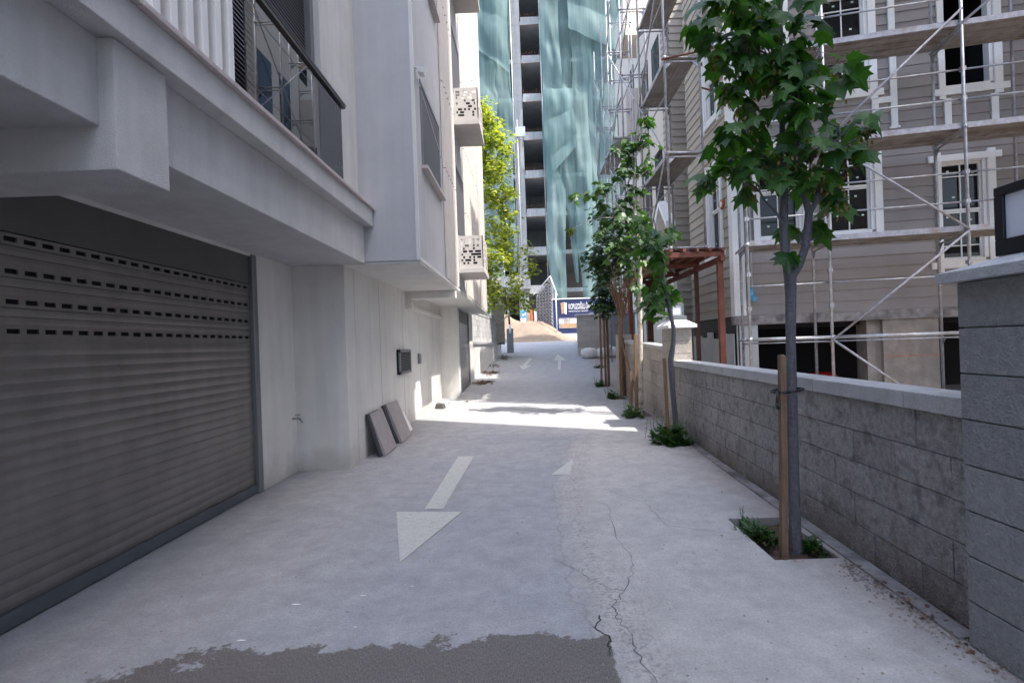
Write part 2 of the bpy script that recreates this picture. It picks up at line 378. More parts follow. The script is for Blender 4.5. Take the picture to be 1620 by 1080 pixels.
# ---------------------------------------------------------------- ground
PR = [(-80, 0), (6.5, 0), (9.8, .07), (13.4, .156), (16.2, .30), (20.5, .60), (25.2, .93), (35, 1.62), (200, 1.62)]
def gz(y):
    for (a, b), (c, d) in zip(PR, PR[1:]):
        if y <= c: return b + (d - b) * (y - a) / (c - a)
    return PR[-1][1]
PITS = [(1.56, 1.98, 3.40, 4.20), (1.84, 2.24, 7.05, 7.85), (1.86, 2.26, 9.55, 10.25), (1.9, 2.28, 12.05, 12.7), (1.95, 2.3, 14.45, 15.1), (2.5, 2.95, 19.1, 19.8)]
def band(fa, fb, mats, name, x0, x1, y0, y1, nx, ny, holes=()):
    xs = sorted({x0 + (x1 - x0) * i / nx for i in range(nx + 1)} | {h[0] for h in holes} | {h[1] for h in holes})
    ys = sorted({y0 + (y1 - y0) * i / ny for i in range(ny + 1)} | {h[2] for h in holes} | {h[3] for h in holes})
    b = MB(); idx = {}
    for i, x in enumerate(xs):
        for j, y in enumerate(ys):
            idx[i, j] = len(b.v); b.v.append((x, y, gz(y)))
    for i in range(len(xs) - 1):
        for j in range(len(ys) - 1):
            cx, cy = (xs[i] + xs[i + 1]) / 2, (ys[j] + ys[j + 1]) / 2
            if any(h[0] < cx < h[1] and h[2] < cy < h[3] for h in holes): continue
            b.f.append((idx[i, j], idx[i + 1, j], idx[i + 1, j + 1], idx[i, j + 1])); b.m.append(0); b.t.append(1); b.sm.append(True)
    for x0_, x1_, y0_, y1_ in holes:      # the sides of each planting hole
        for (ax, ay, bx, by) in ((x0_, y0_, x1_, y0_), (x1_, y0_, x1_, y1_), (x1_, y1_, x0_, y1_), (x0_, y1_, x0_, y0_)):
            b.face([(ax, ay, gz(ay)), (bx, by, gz(by)), (bx, by, gz(by) - .2), (ax, ay, gz(ay) - .2)])
    o = b.build(name, mats); return o
g = band(0, 0, 'ground', 'ground', -60, 60, -30, 35, 60, 65, PITS); tag(g, kind='structure')
g2 = MB(); g2.face([(-200, 35, 1.62), (200, 35, 1.62), (200, 300, 1.62), (-200, 300, 1.62)]); tag(g2.build('street', 'asphalt'), kind='structure')
# cracks in the concrete lie in their own thin sheet on the ground
def ribbon(b, pts, wd, z=.003, m=0):
    P = []
    for (a, c) in zip(pts, pts[1:]):
        for k in range(6):
            t = k / 6; P.append((a[0] + (c[0] - a[0]) * t + random.gauss(0, .009), a[1] + (c[1] - a[1]) * t + random.gauss(0, .012)))
    P.append(pts[-1])
    W = [wd * random.uniform(.35, 1.3) for _ in P]; W[0] = W[-1] = .001
    for k in range(len(P) - 1):
        (x0, y0), (x1, y1) = P[k], P[k + 1]; d = math.hypot(x1 - x0, y1 - y0) or 1
        nx, ny = -(y1 - y0) / d, (x1 - x0) / d
        b.face([(x0 - nx * W[k], y0 - ny * W[k], gz(y0) + z), (x0 + nx * W[k], y0 + ny * W[k], gz(y0) + z), (x1 + nx * W[k + 1], y1 + ny * W[k + 1], gz(y1) + z), (x1 - nx * W[k + 1], y1 - ny * W[k + 1], gz(y1) + z)], m)
b = MB()
ribbon(b, [(.60, 4.75), (.68, 4.64), (.61, 3.89), (.66, 3.53), (.62, 3.29), (.51, 3.05), (.43, 2.9), (.42, 2.77), (.47, 2.62), (.46, 2.45), (.50, 2.2), (.45, 1.9)], .0016)
ribbon(b, [(.50, 2.2), (.60, 2.12), (.66, 1.95)], .0018)
ribbon(b, [(.34, 2.78), (.31, 2.66), (.36, 2.55), (.33, 2.42)], .0042)
ribbon(b, [(.51, 3.05), (.40, 3.12), (.30, 3.3), (.12, 3.55)], .0013)
ribbon(b, [(-2.2, 6.0), (-1.0, 5.6), (.2, 5.5), (.9, 5.75)], .0011)
ribbon(b, [(.7, 5.2), (1.0, 4.7), (1.05, 4.1), (1.5, 3.85)], .0013)
for k in range(2): ribbon(b, [(-1.5 + k * .6, 11.2 + k * 2.6), (-.2, 10.9 + k * 2.7), (1.6, 11.1 + k * 2.6)], .006)
tag(b.build('ground_crack', 'crack'), kind='structure')
def marking(polys, z=.005):
    b = MB()
    for p in polys: b.face([(x, y, gz(y) + z) for x, y in p])
    return tag(b.build('road_marking', 'paint'), kind='structure')
marking([[(-1.21, 4.67), (-.91, 3.56), (-.62, 4.61)], [(-.97, 4.72), (-.80, 4.70), (-.74, 6.88), (-.95, 6.91)]])
marking([[(.22, 5.81), (.43, 5.78), (.53, 6.55)]])
marking([[(-.33, 20.8), (-.15, 19.4), (.17, 20.75)], [(-.17, 20.85), (-.03, 20.85), (.24, 23.6), (.08, 23.6)]], .008)
marking([[(1.1, 19.0), (1.2, 19.0), (1.45, 22.4), (1.32, 22.4)], [(1.12, 22.4), (1.66, 22.3), (1.48, 25.2)]], .008)
# gutter strip along the foot of the right wall, raised a little
b = MB(); FW = Fr((2.045, 2.45), (.0415, 1), (-1, .0415))
b.fb(FW, 0, 5.85, -.1, .014, -.02, .075); tag(b.build('kerb', 'concg'), kind='structure')

# ---------------------------------------------------------------- left apartment building
A = thing('apartment_building', (-3, 8, 0), 'grey rendered apartment building with ribbed white cladding above two garage doors', 'building')
b = MB()
b.box(-3.2, -2.84, 5.56, 6.4, -.1, 2.53); b.box(-3.2, -2.84, -9, .9, -.1, 2.53)
b.box(-9, -3.2, -9, 6.6, -.1, 2.53, 0)
b.box(-2.9, -2.84, .9, 5.56, 2.47, 2.53)
b.box(-6, -2.2, 6.4, 6.75, -.3, 2.53)                         # pier returning forward of the garage wall
b.build('ground_floor_wall', 'renderw', A)
b = MB(); b.box(-6, -2.215, 6.76, 13.39, -.3, 2.529, 0); b.build('joint_recess', 'concg', A)            # recess behind the panel joints
b = MB()
ys = [6.75, 7.9, 9.36, 10.8, 12.3, 13.4]
for y0, y1 in zip(ys, ys[1:]): b.box(-2.214, -2.2, y0 + .010, y1 - .010, -.3, 2.5299, 0)
b.build('panelled_wall', 'renderw', A)
boxes('pilaster', 'renderw', A, [(-6, -1.75, 13.4, 13.72, -.3, 2.53), (-6, -1.75, 16.2, 17.1, -.3, 2.53)])
b = MB(); b.box(-9, -1.95, -9, 2.46, 2.535, 2.95); b.box(-9, -1.935, 2.461, 6.4, 2.5, 2.95)
b.build('edge_beam', 'render', A, .006)
b = MB(); b.box(-2.84, -1.872, 2.44, 2.80, 2.33, 2.947); b.build('cross_beam', 'render', A, .006)
b = MB(); b.box(-2.3, -1.82, -9, 6.39, 2.95, 3.145); b.build('ledge', 'render', A, .005)
b = MB()
for k in range(12): b.box(-2.35, -1.785, -9 + k * 1.28 + .002, -9 + (k + 1) * 1.28 if k < 11 else 6.42, 3.145, 3.178)
b.build('stone_coping', 'sill', A, .004)
b = MB(); b.box(-6, -1.98, 5.3, 6.41, 3.1, 7.2); b.box(-6, -2.17, -9, 3.66, 3.1, 7.2); b.box(-6, -1.94, 1.6, 2.62, 3.178, 7.2); b.box(-6, -1.98, 3.66, 5.30, 5.6, 7.2)
b.build('upper_wall', 'render', A)
b = MB()
z = 3.2
while z < 5.6: b.hexa([(-2.14, 3.64, z), (-2.095, 3.64, z), (-2.095, 5.22, z), (-2.14, 5.22, z), (-2.14, 3.64, z + .034), (-2.108, 3.64, z + .034), (-2.108, 5.22, z + .034), (-2.14, 5.22, z + .034)]); z += .038
sh = b.build('window_shutter', 'shut', A)
boxes('shutter_rail', 'guide', sh, [(-2.16, -2.04, 5.22, 5.30, 3.18, 5.6), (-2.16, -2.06, 3.60, 3.64, 3.18, 5.6)])
for k in range(6):
    y = 3.49 - k * .142; b = MB(); b.box(-1.985, -1.875, y - .062, y, 3.178, 6.2); b.build('vertical_fin', 'white', A, .004)
b = MB(); b.box(-1.876, -1.864, 3.62, 5.52, 3.2, 4.02); gl = b.build('balcony_glass', 'glass', A)
b = MB(); b.tube((-1.86, 3.55, 4.06), (-1.86, 5.60, 4.06), .024, n=12); b.box(-1.885, -1.84, 3.6, 5.58, 4.018, 4.045)
b.build('handrail', 'rail', A)
for z in (3.98, 3.4): MB().tube((-1.98, 5.45, z), (-1.876, 5.45, z), .022, n=12).build('glass_clamp', 'steel', A)
# bay
b = MB(); b.box(-6, -1.2850, 6.4, 17.05, 2.53, 13.2); b.build('bay_wall', 'baygrey', A)
b = MB(); b.box(-6, -1.275, 6.43, 17.1, 2.50, 2.5299); b.box(-1.30, -1.262, 6.385, 6.425, 2.53, 13.2); b.box(-1.285, -1.262, 6.425, 17.1, 2.5302, 2.575)
b.build('bay_soffit', 'renderw', A)
def ribs(y0, y1, x0, amp=.05, pitch=.205):
    b = MB(); n = int((y1 - y0) / pitch * 8); pts = []
    for i in range(n + 1):
        y = y0 + (y1 - y0) * i / n; ph = ((y - y0) / pitch) % 1
        pts.append((x0 + amp * (math.sin(math.pi * min(1, ph / .62)) if ph < .62 else 0), y))
    zs = [2.575, 4.4, 5.83, 7.3, 8.7, 10.2, 11.6, 13.2]
    for z0, z1 in zip(zs, zs[1:]):
        for (xa, ya), (xb, yb) in zip(pts, pts[1:]):
            b.face([(xa, ya, z0 + .006), (xb, yb, z0 + .006), (xb, yb, z1 - .006), (xa, ya, z1 - .006)])
    b.build('ribbed_cladding', 'rib', A)
ribs(8.6, 9.95, -1.275); ribs(11.6, 13.9, -1.275); ribs(14.3, 17.05, -1.275)
def bay_window(y0, y1, z0, z1, sill=True):
    f = MB(); f.box(-1.284, -1.276, y0, y1, z0, z1, 0); t = .045
    f.box(-1.284, -1.268, y0 - t, y0, z0 - t, z1 + t, 1); f.box(-1.284, -1.268, y1, y1 + t, z0 - t, z1 + t, 1); f.box(-1.284, -1.268, y0, y1, z1, z1 + t, 1)
    o = f.build('window', ['shut', 'guide'], A)
    if sill:
        s = MB(); s.box(-1.284, -1.20, y0 - .08, y1 + .1, z0 - .05, z0 - .01); s.build('window_sill', 'sill', o)
for z in (3.84, 6.69, 9.54): bay_window(6.9, 8.3, z, z + 1.08)
for z in (3.5, 6.3, 9.1): bay_window(10.15, 11.4, z + .2, z + 1.5, False)
for z in (3.9, 6.7): bay_window(13.98, 14.24, z, z + 1.3, False)
# perforated air conditioner cages
def cage(z):
    b = MB(); b.box(-1.29, -.76, 10.15, 11.3, z - .1, z - .002); o = b.build('balcony_slab', 'rib', A, .004)
    b = MB(); X0, X1, nx, nz, H_ = -1.25, -.78, 12, 11, .62
    rnd = random.Random(int(z * 10))
    for face in (0, 1):
        L = (X1 - X0) if face == 0 else 1.1; n = nx if face == 0 else 26
        for i in range(n):
            for j in range(nz):
                a0 = i / n * L; a1 = (i + 1) / n * L; h0 = z + j / nz * H_; h1 = z + (j + 1) / nz * H_
                hole = rnd.random() < .45 and 0 < j < nz - 1 and 0 < i < n - 1
                def q(a, h, d=0):
                    return (X0 + a, 10.18 + d, h) if face == 0 else (X1 - d, 10.18 + a, h)
                if not hole: b.hexa([q(a0, h0), q(a1, h0), q(a1, h0, .015), q(a0, h0, .015), q(a0, h1), q(a1, h1), q(a1, h1, .015), q(a0, h1, .015)])
                else: b.hexa([q(a0, h0), q(a1, h0), q(a1, h0, .015), q(a0, h0, .015), q(a0, h0 + .012), q(a1, h0 + .012), q(a1, h0 + .012, .015), q(a0, h0 + .012, .015)])
    b.build('perforated_screen', 'rib', A)
    b = MB(); b.box(-1.2, -.86, 10.4, 11.1, z + .02, z + .5); b.tube((-1.03, 10.39, z + .26), (-1.03, 10.4, z + .26), .2, n=20, m=1); b.build('air_conditioner', ['housing', 'dark'], A)
for z in (2.98, 5.85, 8.72): cage(z)
# bracket beam below the bay
b = MB(); b.box(-2.2, -1.28, 9.62, 9.85, 2.36, 2.4999); b.box(-2.2, -2.08, 9.62, 9.85, 2.18, 2.3599)
b.box(-2.2, -2.13, 9.86, 13.4, 2.18, 2.25); b.build('bracket_beam', 'renderw', A, .003)
# garage door 1
def roller(x, y0, y1, zt, slots, name_zone, zbot=0.):
    d = MB(); d.box(x - .05, x - .02, y0, y1, zbot, zt + .3, 1); z = zbot + .10; prof = [(.0015, 0), (.0045, .016), (.0065, .034), (.006, .052), (.0035, .069), (.0, .077)]
    top = slots[-1] - .045 if slots else zt
    while z < top - .03:
        for (a, h), (a2, h2) in zip(prof, prof[1:]):
            d.face([(x + a, y0, z + h), (x + a, y1, z + h), (x + a2, y1, z + h2), (x + a2, y0, z + h2)], 0, 1, True)
        z += .077
    d.face([(x, y0, z), (x, y1, z), (x, y1, top + .02), (x, y0, top + .02)])
    o = d.build('garage_door', ['door', 'dark'], A)
    if slots:
        s = MB(); zs = [zt] + slots
        for k, zz in enumerate(slots):
            up = zt if k == 0 else slots[k - 1] - .033
            if up - (zz + .033) > .01:    # plain bands between
                hgt = up - zz - .033
                n_ = 2 if hgt > .08 else 1
                for q in range(n_):
                    a = zz + .033 + hgt * q / n_; c = zz + .033 + hgt * (q + 1) / n_ - .003
                    s.face([(x, y0, a), (x, y1, a), (x + .004, y1, (a + c) / 2), (x + .004, y0, (a + c) / 2)]); s.face([(x + .004, y0, (a + c) / 2), (x + .004, y1, (a + c) / 2), (x, y1, c), (x, y0, c)])
            s.box(x - .004, x + .006, y0, y1, zz + .014, zz + .033); s.box(x - .004, x + .006, y0, y1, zz - .033, zz - .014)
            y = y0
            while y < y1 - .03: s.box(x - .004, x + .006, y, y + .040, zz - .014, zz + .014); y += .1165
            s.box(x - .018, x - .012, y0, y1, zz - .018, zz + .018, 1)
        s.build('slotted_slat', ['door', 'dark'], o)
    l = MB(); l.box(x - .01, x + .022, y0, y1, zbot + .012, zbot + .098); l.build('bottom_rail', 'doorlow', o)
    h = MB(); h.box(x - .02, x + .012, y0, y1, zt, zt + .31); h.build('shutter_housing', 'housing', o)
    boxes('guide_rail', 'guide', o, [(x - .04, x + .045, y1, y1 + .09, zbot, zt + .31), (x - .04, x + .045, y0 - .09, y0, zbot, zt + .31)], .006)
    return o
gd = roller(-2.87, .99, 5.46, 2.18, [2.14, 1.96, 1.79, 1.625], None); gd['label'] = 'wide grey roller shutter with four rows of slots'
gd = roller(-1.80, 13.86, 16.1, 2.12, [], None, .22); gd['label'] = 'narrow grey roller shutter beyond the pilaster'
# vent, switch box, tap, flood light
v = MB(); v.box(-2.2, -2.165, 8.85, 9.70, 1.02, 1.44, 0)
for k in range(12): v.hexa([(-2.164, 8.91, 1.07 + k * .027), (-2.15, 8.91, 1.07 + k * .027), (-2.15, 9.64, 1.07 + k * .027), (-2.164, 9.64, 1.07 + k * .027), (-2.164, 8.91, 1.088 + k * .027), (-2.162, 8.91, 1.088 + k * .027), (-2.162, 9.64, 1.088 + k * .027), (-2.164, 9.64, 1.088 + k * .027)], 1)
for q in ((8.85, 8.905, 1.02, 1.44), (9.645, 9.70, 1.02, 1.44), (8.85, 9.7, 1.02, 1.066), (8.85, 9.7, 1.394, 1.44)): v.box(-2.166, -2.14, q[0], q[1], q[2], q[3], 2)
v.build('vent_grille', ['dark', 'housing', 'guide'], A)
v = MB(); v.box(-2.2, -2.16, 10.55, 10.75, 1.14, 1.34); v.build('switch_box', 'guide', A, .005)
v = MB(); v.tube((-2.84, 6.30, .66), (-2.76, 6.30, .66), .012); v.tube((-2.76, 6.30, .66), (-2.72, 6.30, .61), .010); v.tube((-2.78, 6.30, .66), (-2.78, 6.30, .70), .006); v.box(-2.81, -2.75, 6.29, 6.31, .70, .712); v.build('tap', 'steel', A)
v = MB(); v.tube((-1.285, 6.60, 4.98), (-1.22, 6.60, 4.97), .014); v.hexa([(-1.24, 6.54, 4.90), (-1.17, 6.54, 4.89), (-1.17, 6.67, 4.89), (-1.24, 6.67, 4.90), (-1.25, 6.52, 4.96), (-1.15, 6.52, 4.965), (-1.15, 6.69, 4.965), (-1.25, 6.69, 4.96)])
for k in range(30):
    if k % 1 == 0: v.tube((-1.278, 6.7 + k * .06, 4.9 - .012 * k), (-1.278, 6.7 + (k + 1) * .06, 4.9 - .012 * (k + 1)), .006, n=5, cap=False)
v.build('flood_light', 'white', A)
# sloping plinth and terrace beyond the building
P2 = thing('retaining_plinth', (-1.9, 20, .5), 'white rendered retaining plinth rising beside the narrow garage door', 'wall')
b = MB()
b.hexa([(-4, 17.1, 0), (-1.75, 17.1, 0), (-1.30, 27, 0), (-4, 27, 0), (-4, 17.1, 1.52), (-1.75, 17.1, 1.52), (-1.30, 27, 1.55), (-4, 27, 1.55)])
b.build('plinth_wall', 'renderw', P2)
b = MB(); b.hexa([(-2.1, 17.1, 1.52), (-1.70, 17.1, 1.52), (-1.22, 27, 1.56), (-1.7, 27, 1.56), (-2.1, 17.1, 1.60), (-1.70, 17.1, 1.60), (-1.22, 27, 1.62), (-1.7, 27, 1.62)]); b.build('plinth_ledge', 'coping', P2)

# ---------------------------------------------------------------- block work
def blockwork(F, L, H, course, bl, depth, m='block', cap=None, name='block_face', parent=None, both=True, h0=0., j=.005, gap=.006):
    b = MB(); b.fb(F, .004, L - .004, h0, h0 + H - .004, -depth, -.012, 1)
    n = max(1, round(H / course)); c = H / n
    for i in range(n):
        a = -bl * (.5 if i % 2 else 0) + random.uniform(-.02, .02)
        while a < L:
            a0, a1 = max(0, a), min(L, a + bl)
            if a1 - a0 > .04: b.fb(F, a0 + gap * .5, a1 - gap * .5, h0 + i * c + gap * .5, h0 + (i + 1) * c - gap * .5, -.02, 0, 0, random.uniform(.9, 1.09), j)
            a += bl
    return b.build(name, [m, 'mortar'], parent)
def coping(F, L, z, wd, parent, over=.02, t=.07, bl=.5, m='coping'):
    b = MB(); a = 0
    while a < L - .02:
        e = min(L, a + bl); b.fb(F, a + .003, e - .003, z, z + t, -wd - over, over, 0, random.uniform(.93, 1.06)); a = e
    b.build('coping', m, parent, .006)
W1 = thing('boundary_wall', (2.1, 2.5, 0), 'low grey split-face block wall with concrete coping running past the nearest tree', 'wall')
FA = Fr((2.075, 2.41), (.041, 1), (-1, .041))
blockwork(FA, 5.85, 1.025, .205, .42, .2, parent=W1, h0=0); coping(FA, 5.85, 1.027, .2, W1, t=.096)
W2 = thing('boundary_wall', (2.35, 9, 0), 'sunlit block wall stretch beyond the lamp pillar beside the thin far trees', 'wall')
FB = Fr((2.335, 8.85), (.006, 1), (-1, .006), .035)
blockwork(FB, 4.2, 1.32, .22, .42, .2, 'blockw', parent=W2, h0=-.05); coping(FB, 4.2, 1.272, .2, W2)
b = MB(); b.box(2.28, 2.62, 13.06, 13.4, 0, 1.62); b.build('end_pier', 'blockw', W2)
def pillar(x0, x1, y0, y1, z0, H, label, over, course, m, capm='coping', pitch=.09):
    T = thing('wall_pillar', ((x0 + x1) / 2, (y0 + y1) / 2, z0), label, 'pillar')
    b = MB(); n = round(H / course); c = H / n
    b.box(x0 + .014, x1 - .014, y0 + .014, y1 - .014, z0 - .1, z0 + H - .003, 1)
    for i in range(n):
        t = random.uniform(.88, 1.1)
        xs = [x0, x1] if i % 2 else [x0, x1]
        b.box(x0, x1, y0, y1, z0 + i * c + .003, z0 + (i + 1) * c - .003, 0, t)
    b.build('pillar_shaft', [m, 'mortar'], T, .004)
    b = MB(); X0, X1, Y0, Y1 = x0 - over, x1 + over, y0 - over, y1 + over; z = z0 + H; e = .045; cx, cy, k = (x0 + x1) / 2, (y0 + y1) / 2, .12
    b.hexa([(X0, Y0, z), (X1, Y0, z), (X1, Y1, z), (X0, Y1, z), (X0, Y0, z + e), (X1, Y0, z + e), (X1, Y1, z + e), (X0, Y1, z + e)], skip=(1,))
    b.hexa([(X0, Y0, z + e), (X1, Y0, z + e), (X1, Y1, z + e), (X0, Y1, z + e), (cx - k, cy - k, z + e + pitch), (cx + k, cy - k, z + e + pitch), (cx + k, cy + k, z + e + pitch), (cx - k, cy + k, z + e + pitch)], skip=(0,))
    b.build('pillar_cap', capm, T)
    return T
pillar(1.985, 2.50, 1.78, 2.41, 0, 1.665, 'tall grey block pillar at the near end of the wall under a square lantern', .055, .212, 'blocks', pitch=.065)
pillar(2.29, 2.60, 8.25, 8.86, 0, 1.63, 'block pillar between two wall stretches with its pale cap in the sun', .07, .21, 'blockw', 'white')
def lantern(x, y, z, r, h, label, base):
    T = thing('wall_lantern', (x, y, z), label, 'lamp', 'lanterns on the wall pillars')
    b = MB()
    if base: b.box(x - r * 1.35, x + r * 1.35, y - r * 1.35, y + r * 1.35, z, z + .06)
    z1 = z + (.06 if base else .05)
    b.box(x - r, x + r, y - r, y + r, z if not base else z1, z1 + .02)
    f = r * .28
    for sx in (-1, 1):
        for sy in (-1, 1):
            xa, xb = sorted((x + sx * r, x + sx * (r - f))); ya, yb = sorted((y + sy * r, y + sy * (r - f))); b.box(xa, xb, ya, yb, z1 + .0201, z + h - .0401)
    b.box(x - r, x + r, y - r, y + r, z + h - .04, z + h)
    b.build('lantern_frame', 'black' if not base else 'guide', T, .004)
    b = MB(); q = r - .014; b.box(x - q, x + q, y - q, y + q, z1 + .021, z + h - .041); b.build('lantern_panel', 'opal', T)
lantern(2.235, 2.16, 1.765, .155, .30, 'black square lantern with white panels on the nearest block pillar', False)
lantern(2.45, 8.55, 1.765, .10, .27, 'small white lantern on the sunlit pillar beyond the wall', True)
# block gate wall facing the camera at the top of the drive
W3 = thing('gate_wall', (3.6, 24, .8), 'tall block wall facing the drive behind the sandbags', 'wall')
FC = Fr((2.36, 24), (1, 0), (0, -1)); blockwork(FC, 1.42, 1.88, .235, .42, .35, 'blockw', parent=W3, h0=.8)
FS = Fr((2.36, 24.4), (0, -1), (-1, 0)); blockwork(FS, .39, 1.88, .235, .42, .2, 'blockw', parent=W3, h0=.8)
b = MB(); b.box(3.78, 4.98, 23.9, 24.4, .8, 2.68)
for k in range(16): b.box(3.8 + k * .073, 3.83 + k * .073, 23.885, 23.9, .82, 2.66)
b.build('ribbed_pier', 'blocks', W3)
b = MB(); b.box(2.28, 3.77, 23.92, 24.5, 2.681, 2.76); b.box(3.773, 5.05, 23.82, 24.5, 2.681, 2.78); b.build('coping', 'coping', W3, .01)
# left block wall and gate pillar at the top of the drive
W4 = thing('terrace_wall', (-1.9, 20, 1.6), 'short white block wall with dark coping standing on the plinth', 'wall')
FD = Fr((-1.95, 17.3), (.075, 1), (1, -.075)); blockwork(FD, 7.4, 1.02, .2, .42, .2, 'coping', parent=W4, h0=1.60)
coping(FD, 7.4, 2.622, .2, W4, t=.06, bl=1.)
T = pillar(-1.52, -1.02, 24.8, 25.3, 1.6, 1.72, 'block pillar with a pale cap beside the raised barrier', .08, .2, 'blockw')
b = MB(); b.box(-1.3, -1.14, 24.95, 25.2, 3.47, 3.6); b.tube((-1.25, 25, 3.58), (-1.35, 24.9, 3.74), .03); b.box(-1.52, -1.28, 24.8, 25.0, 3.70, 3.78)
T5 = thing('pillar_spotlight', (-1.2, 25, 3.47), 'small white spotlight on the cap of the pillar by the barrier', 'lamp'); b.build('lamp_body', 'white', T5)
T5 = thing('barrier_gate', (-.80, 27, 1.1), 'raised red and white barrier arm on a dark grey post', 'barrier')
b = MB(); b.box(-1.0, -.66, 26.85, 27.2, 1.0, 2.30); b.build('barrier_post', 'guide', T5, .02)
b = MB()
for k in range(9):
    t0, t1 = k / 9, (k + 1) / 9; p = lambda t: (-.80 - .27 * t, 26.8, 2.05 + 4.2 * t); b.tube(p(t0), p(t1), .055 - .003 * k, .055 - .003 * (k + 1), m=1 if k in (1, 3) else 0)
b.build('barrier_arm', ['white', 'rust'], T5)

# ---------------------------------------------------------------- house under construction
SITE = (1.154, -.223)     # the site stands lower than the drive
HS = thing('timber_clad_house', (6, 10, 0), 'grey lap-sided house under construction with white window trim and raw concrete base', 'house')
U = Vector((.9745, -.2241, 0)); FF = Fr((3.9, 9.7), (.9745, -.2241), (-.2241, -.9745))
FS = Fr((3.9, 9.7), (0, 1), (-1, 0))        # its side towards the drive
def siding(F, s0, s1, h0, h1, opens, m='siding', pitch=.19, parent=None):
    b = MB(); h = h0
    while h < h1 - .01:
        top = min(h1, h + pitch); cuts = sorted({h, top} | {v for o in opens for v in (o[2], o[3]) if h < v < top}); tn = random.uniform(.95, 1.04)
        for c0, c1 in zip(cuts, cuts[1:]):
            mid = (c0 + c1) / 2; segs = [(s0, s1)]
            for o in opens:
                if o[2] <= mid <= o[3]:
                    ns = []
                    for a, c in segs:
                        if o[1] <= a or o[0] >= c: ns.append((a, c)); continue
                        if o[0] > a: ns.append((a, o[0]))
                        if o[1] < c: ns.append((o[1], c))
                    segs = ns
            off = lambda hh: .020 * (1 - (hh - h) / pitch) + .002
            for a, c in segs:
                b.face([F.p(a, c0, off(c0)), F.p(c, c0, off(c0)), F.p(c, c1, off(c1)), F.p(a, c1, off(c1))], 0, tn)
                if c0 == h: b.face([F.p(a, h, .001), F.p(c, h, .001), F.p(c, h, .022), F.p(a, h, .022)], 0, tn)
        h = top
    return b.build('siding', m, parent)
def trim_board(b, F, a0, a1, h0, h1, m=0, th=.045): b.fb(F, a0, a1, h0, h1, .0, th, m, random.uniform(.95, 1.03))
def window(F, a0, a1, h0, h1, parent, cols=2, rows=((.5,), ()), ears=True, apron=False, openw=False, tw=.095, stick=True, top=True, skirt=True):
    W = MB(); e = .09
    trim_board(W, F, a0 - tw, a0 - .001, h0 - (.22 if skirt else 0), h1 + (.16 if top else .0)); trim_board(W, F, a1 + .001, a1 + tw * 1.25, h0 - (.22 if skirt else 0), h1 + (.16 if top else 0))
    if top: W.fb(F, a0 - tw - e, a1 + tw * 1.25 + e, h1, h1 + .11, 0, .052)
    if skirt: W.fb(F, a0 - tw - e, a1 + tw * 1.25 + e, h0 - .16, h0 - .05, 0, .052)
    # reveal
    W.fb(F, a0, a0 + .004, h0, h1, -.14, .0); W.fb(F, a1 - .06, a1 - .001, h0, h1, -.14, .012); W.fb(F, a0 + .004, a1 - .06, h0 - .05, h0, -.14, .03); W.fb(F, a0 + .004, a1 - .06, h1 - .02, h1, -.14, .0)
    o = W.build('window', 'white', parent)
    ia, ib, ja, jb = a0 + .004, a1 - .06, h0, h1 - .02
    if openw:
        q = MB(); q.fb(F, ia, ib, jb - .30, jb - .16, -.9, -.75); q.build('ceiling_joist', 'timber', o); return o
    fr = MB(); t = .034; mid = ja + (jb - ja) * .5; PO = -.075
    for (z0, z1, off, cuts) in ((ja, mid, -.06, rows[1]), (mid, jb, -.04, rows[0])):
        fr.fb(F, ia, ia + t, z0, z1, off - .03, off + .01); fr.fb(F, ib - t, ib, z0, z1, off - .03, off + .01)
        fr.fb(F, ia + t, ib - t, z0, z0 + t, off - .03, off + .01); fr.fb(F, ia + t, ib - t, z1 - t, z1, off - .03, off + .01)
        for c in range(1, cols): x = ia + (ib - ia) * c / cols; fr.fb(F, x - .009, x + .009, z0 + t, z1 - t, off - .02, off + .006)
        for q_ in cuts: zz = z0 + (z1 - z0) * q_; fr.fb(F, ia + t, ib - t, zz - .009, zz + .009, off - .018, off + .004)
    fr.build('sash', 'white', o)
    g = MB(); g.fb(F, ia + .02, ib - .02, ja + .02, jb - .02, PO - .006, PO); g.build('pane', 'pane', o)
    if stick:
        rr = random.Random(int(a0 * 100 + h0 * 7))
        for c in range(cols):
            for r in range(4):
                if rr.random() < .7:
                    x = ia + (ib - ia) * (c + rr.uniform(.3, .65)) / cols; zz = ja + (jb - ja) * (r + rr.uniform(.4, .75)) / 4; MB().fb(F, x, x + .04, zz, zz + .03, PO + .0015, PO + .0025).build('glass_sticker', 'label', o)
    return o
WN = [(.44, 1.17, 3.25, 4.88), (1.62, 2.33, 3.25, 4.82), (3.34, 4.01, 2.65, 4.30), (.40, .92, 5.96, 7.5), (1.58, 2.31, 5.73, 7.42), (3.45, 4.16, 5.58, 7.25)]
WN2 = [(5.6, 6.3, 3.0, 4.6), (5.6, 6.3, 5.8, 7.3)]
siding(FF, .02, 7.6, 1.84, 10.8, [w_ for w_ in WN + WN2], parent=HS)
wins = [window(FF, *WN[0], HS), window(FF, *WN[1], HS), window(FF, *WN[2], HS, rows=((.72,), (.28,))), window(FF, *WN[3], HS), window(FF, *WN[4], HS, rows=((.72,), (.28,))), window(FF, *WN[5], HS, openw=True)]
for q in WN2: window(FF, *q, HS)
# side windows
SW = [(.55, 1.25, 3.2, 4.85), (.55, 1.25, 5.9, 7.5), (.55, 1.25, 8.6, 10.2)]
siding(FS, .02, 2.5, 1.84, 10.8, SW, 'sidingb', parent=HS)
for k, q in enumerate(SW): window(FS, *q, HS)
b = MB()
for F in (FF, FS): b.fb(F, 0.0 if F is FF else -.045, .17 if F is FF else .13, 1.84, 10.8, .0, .045)
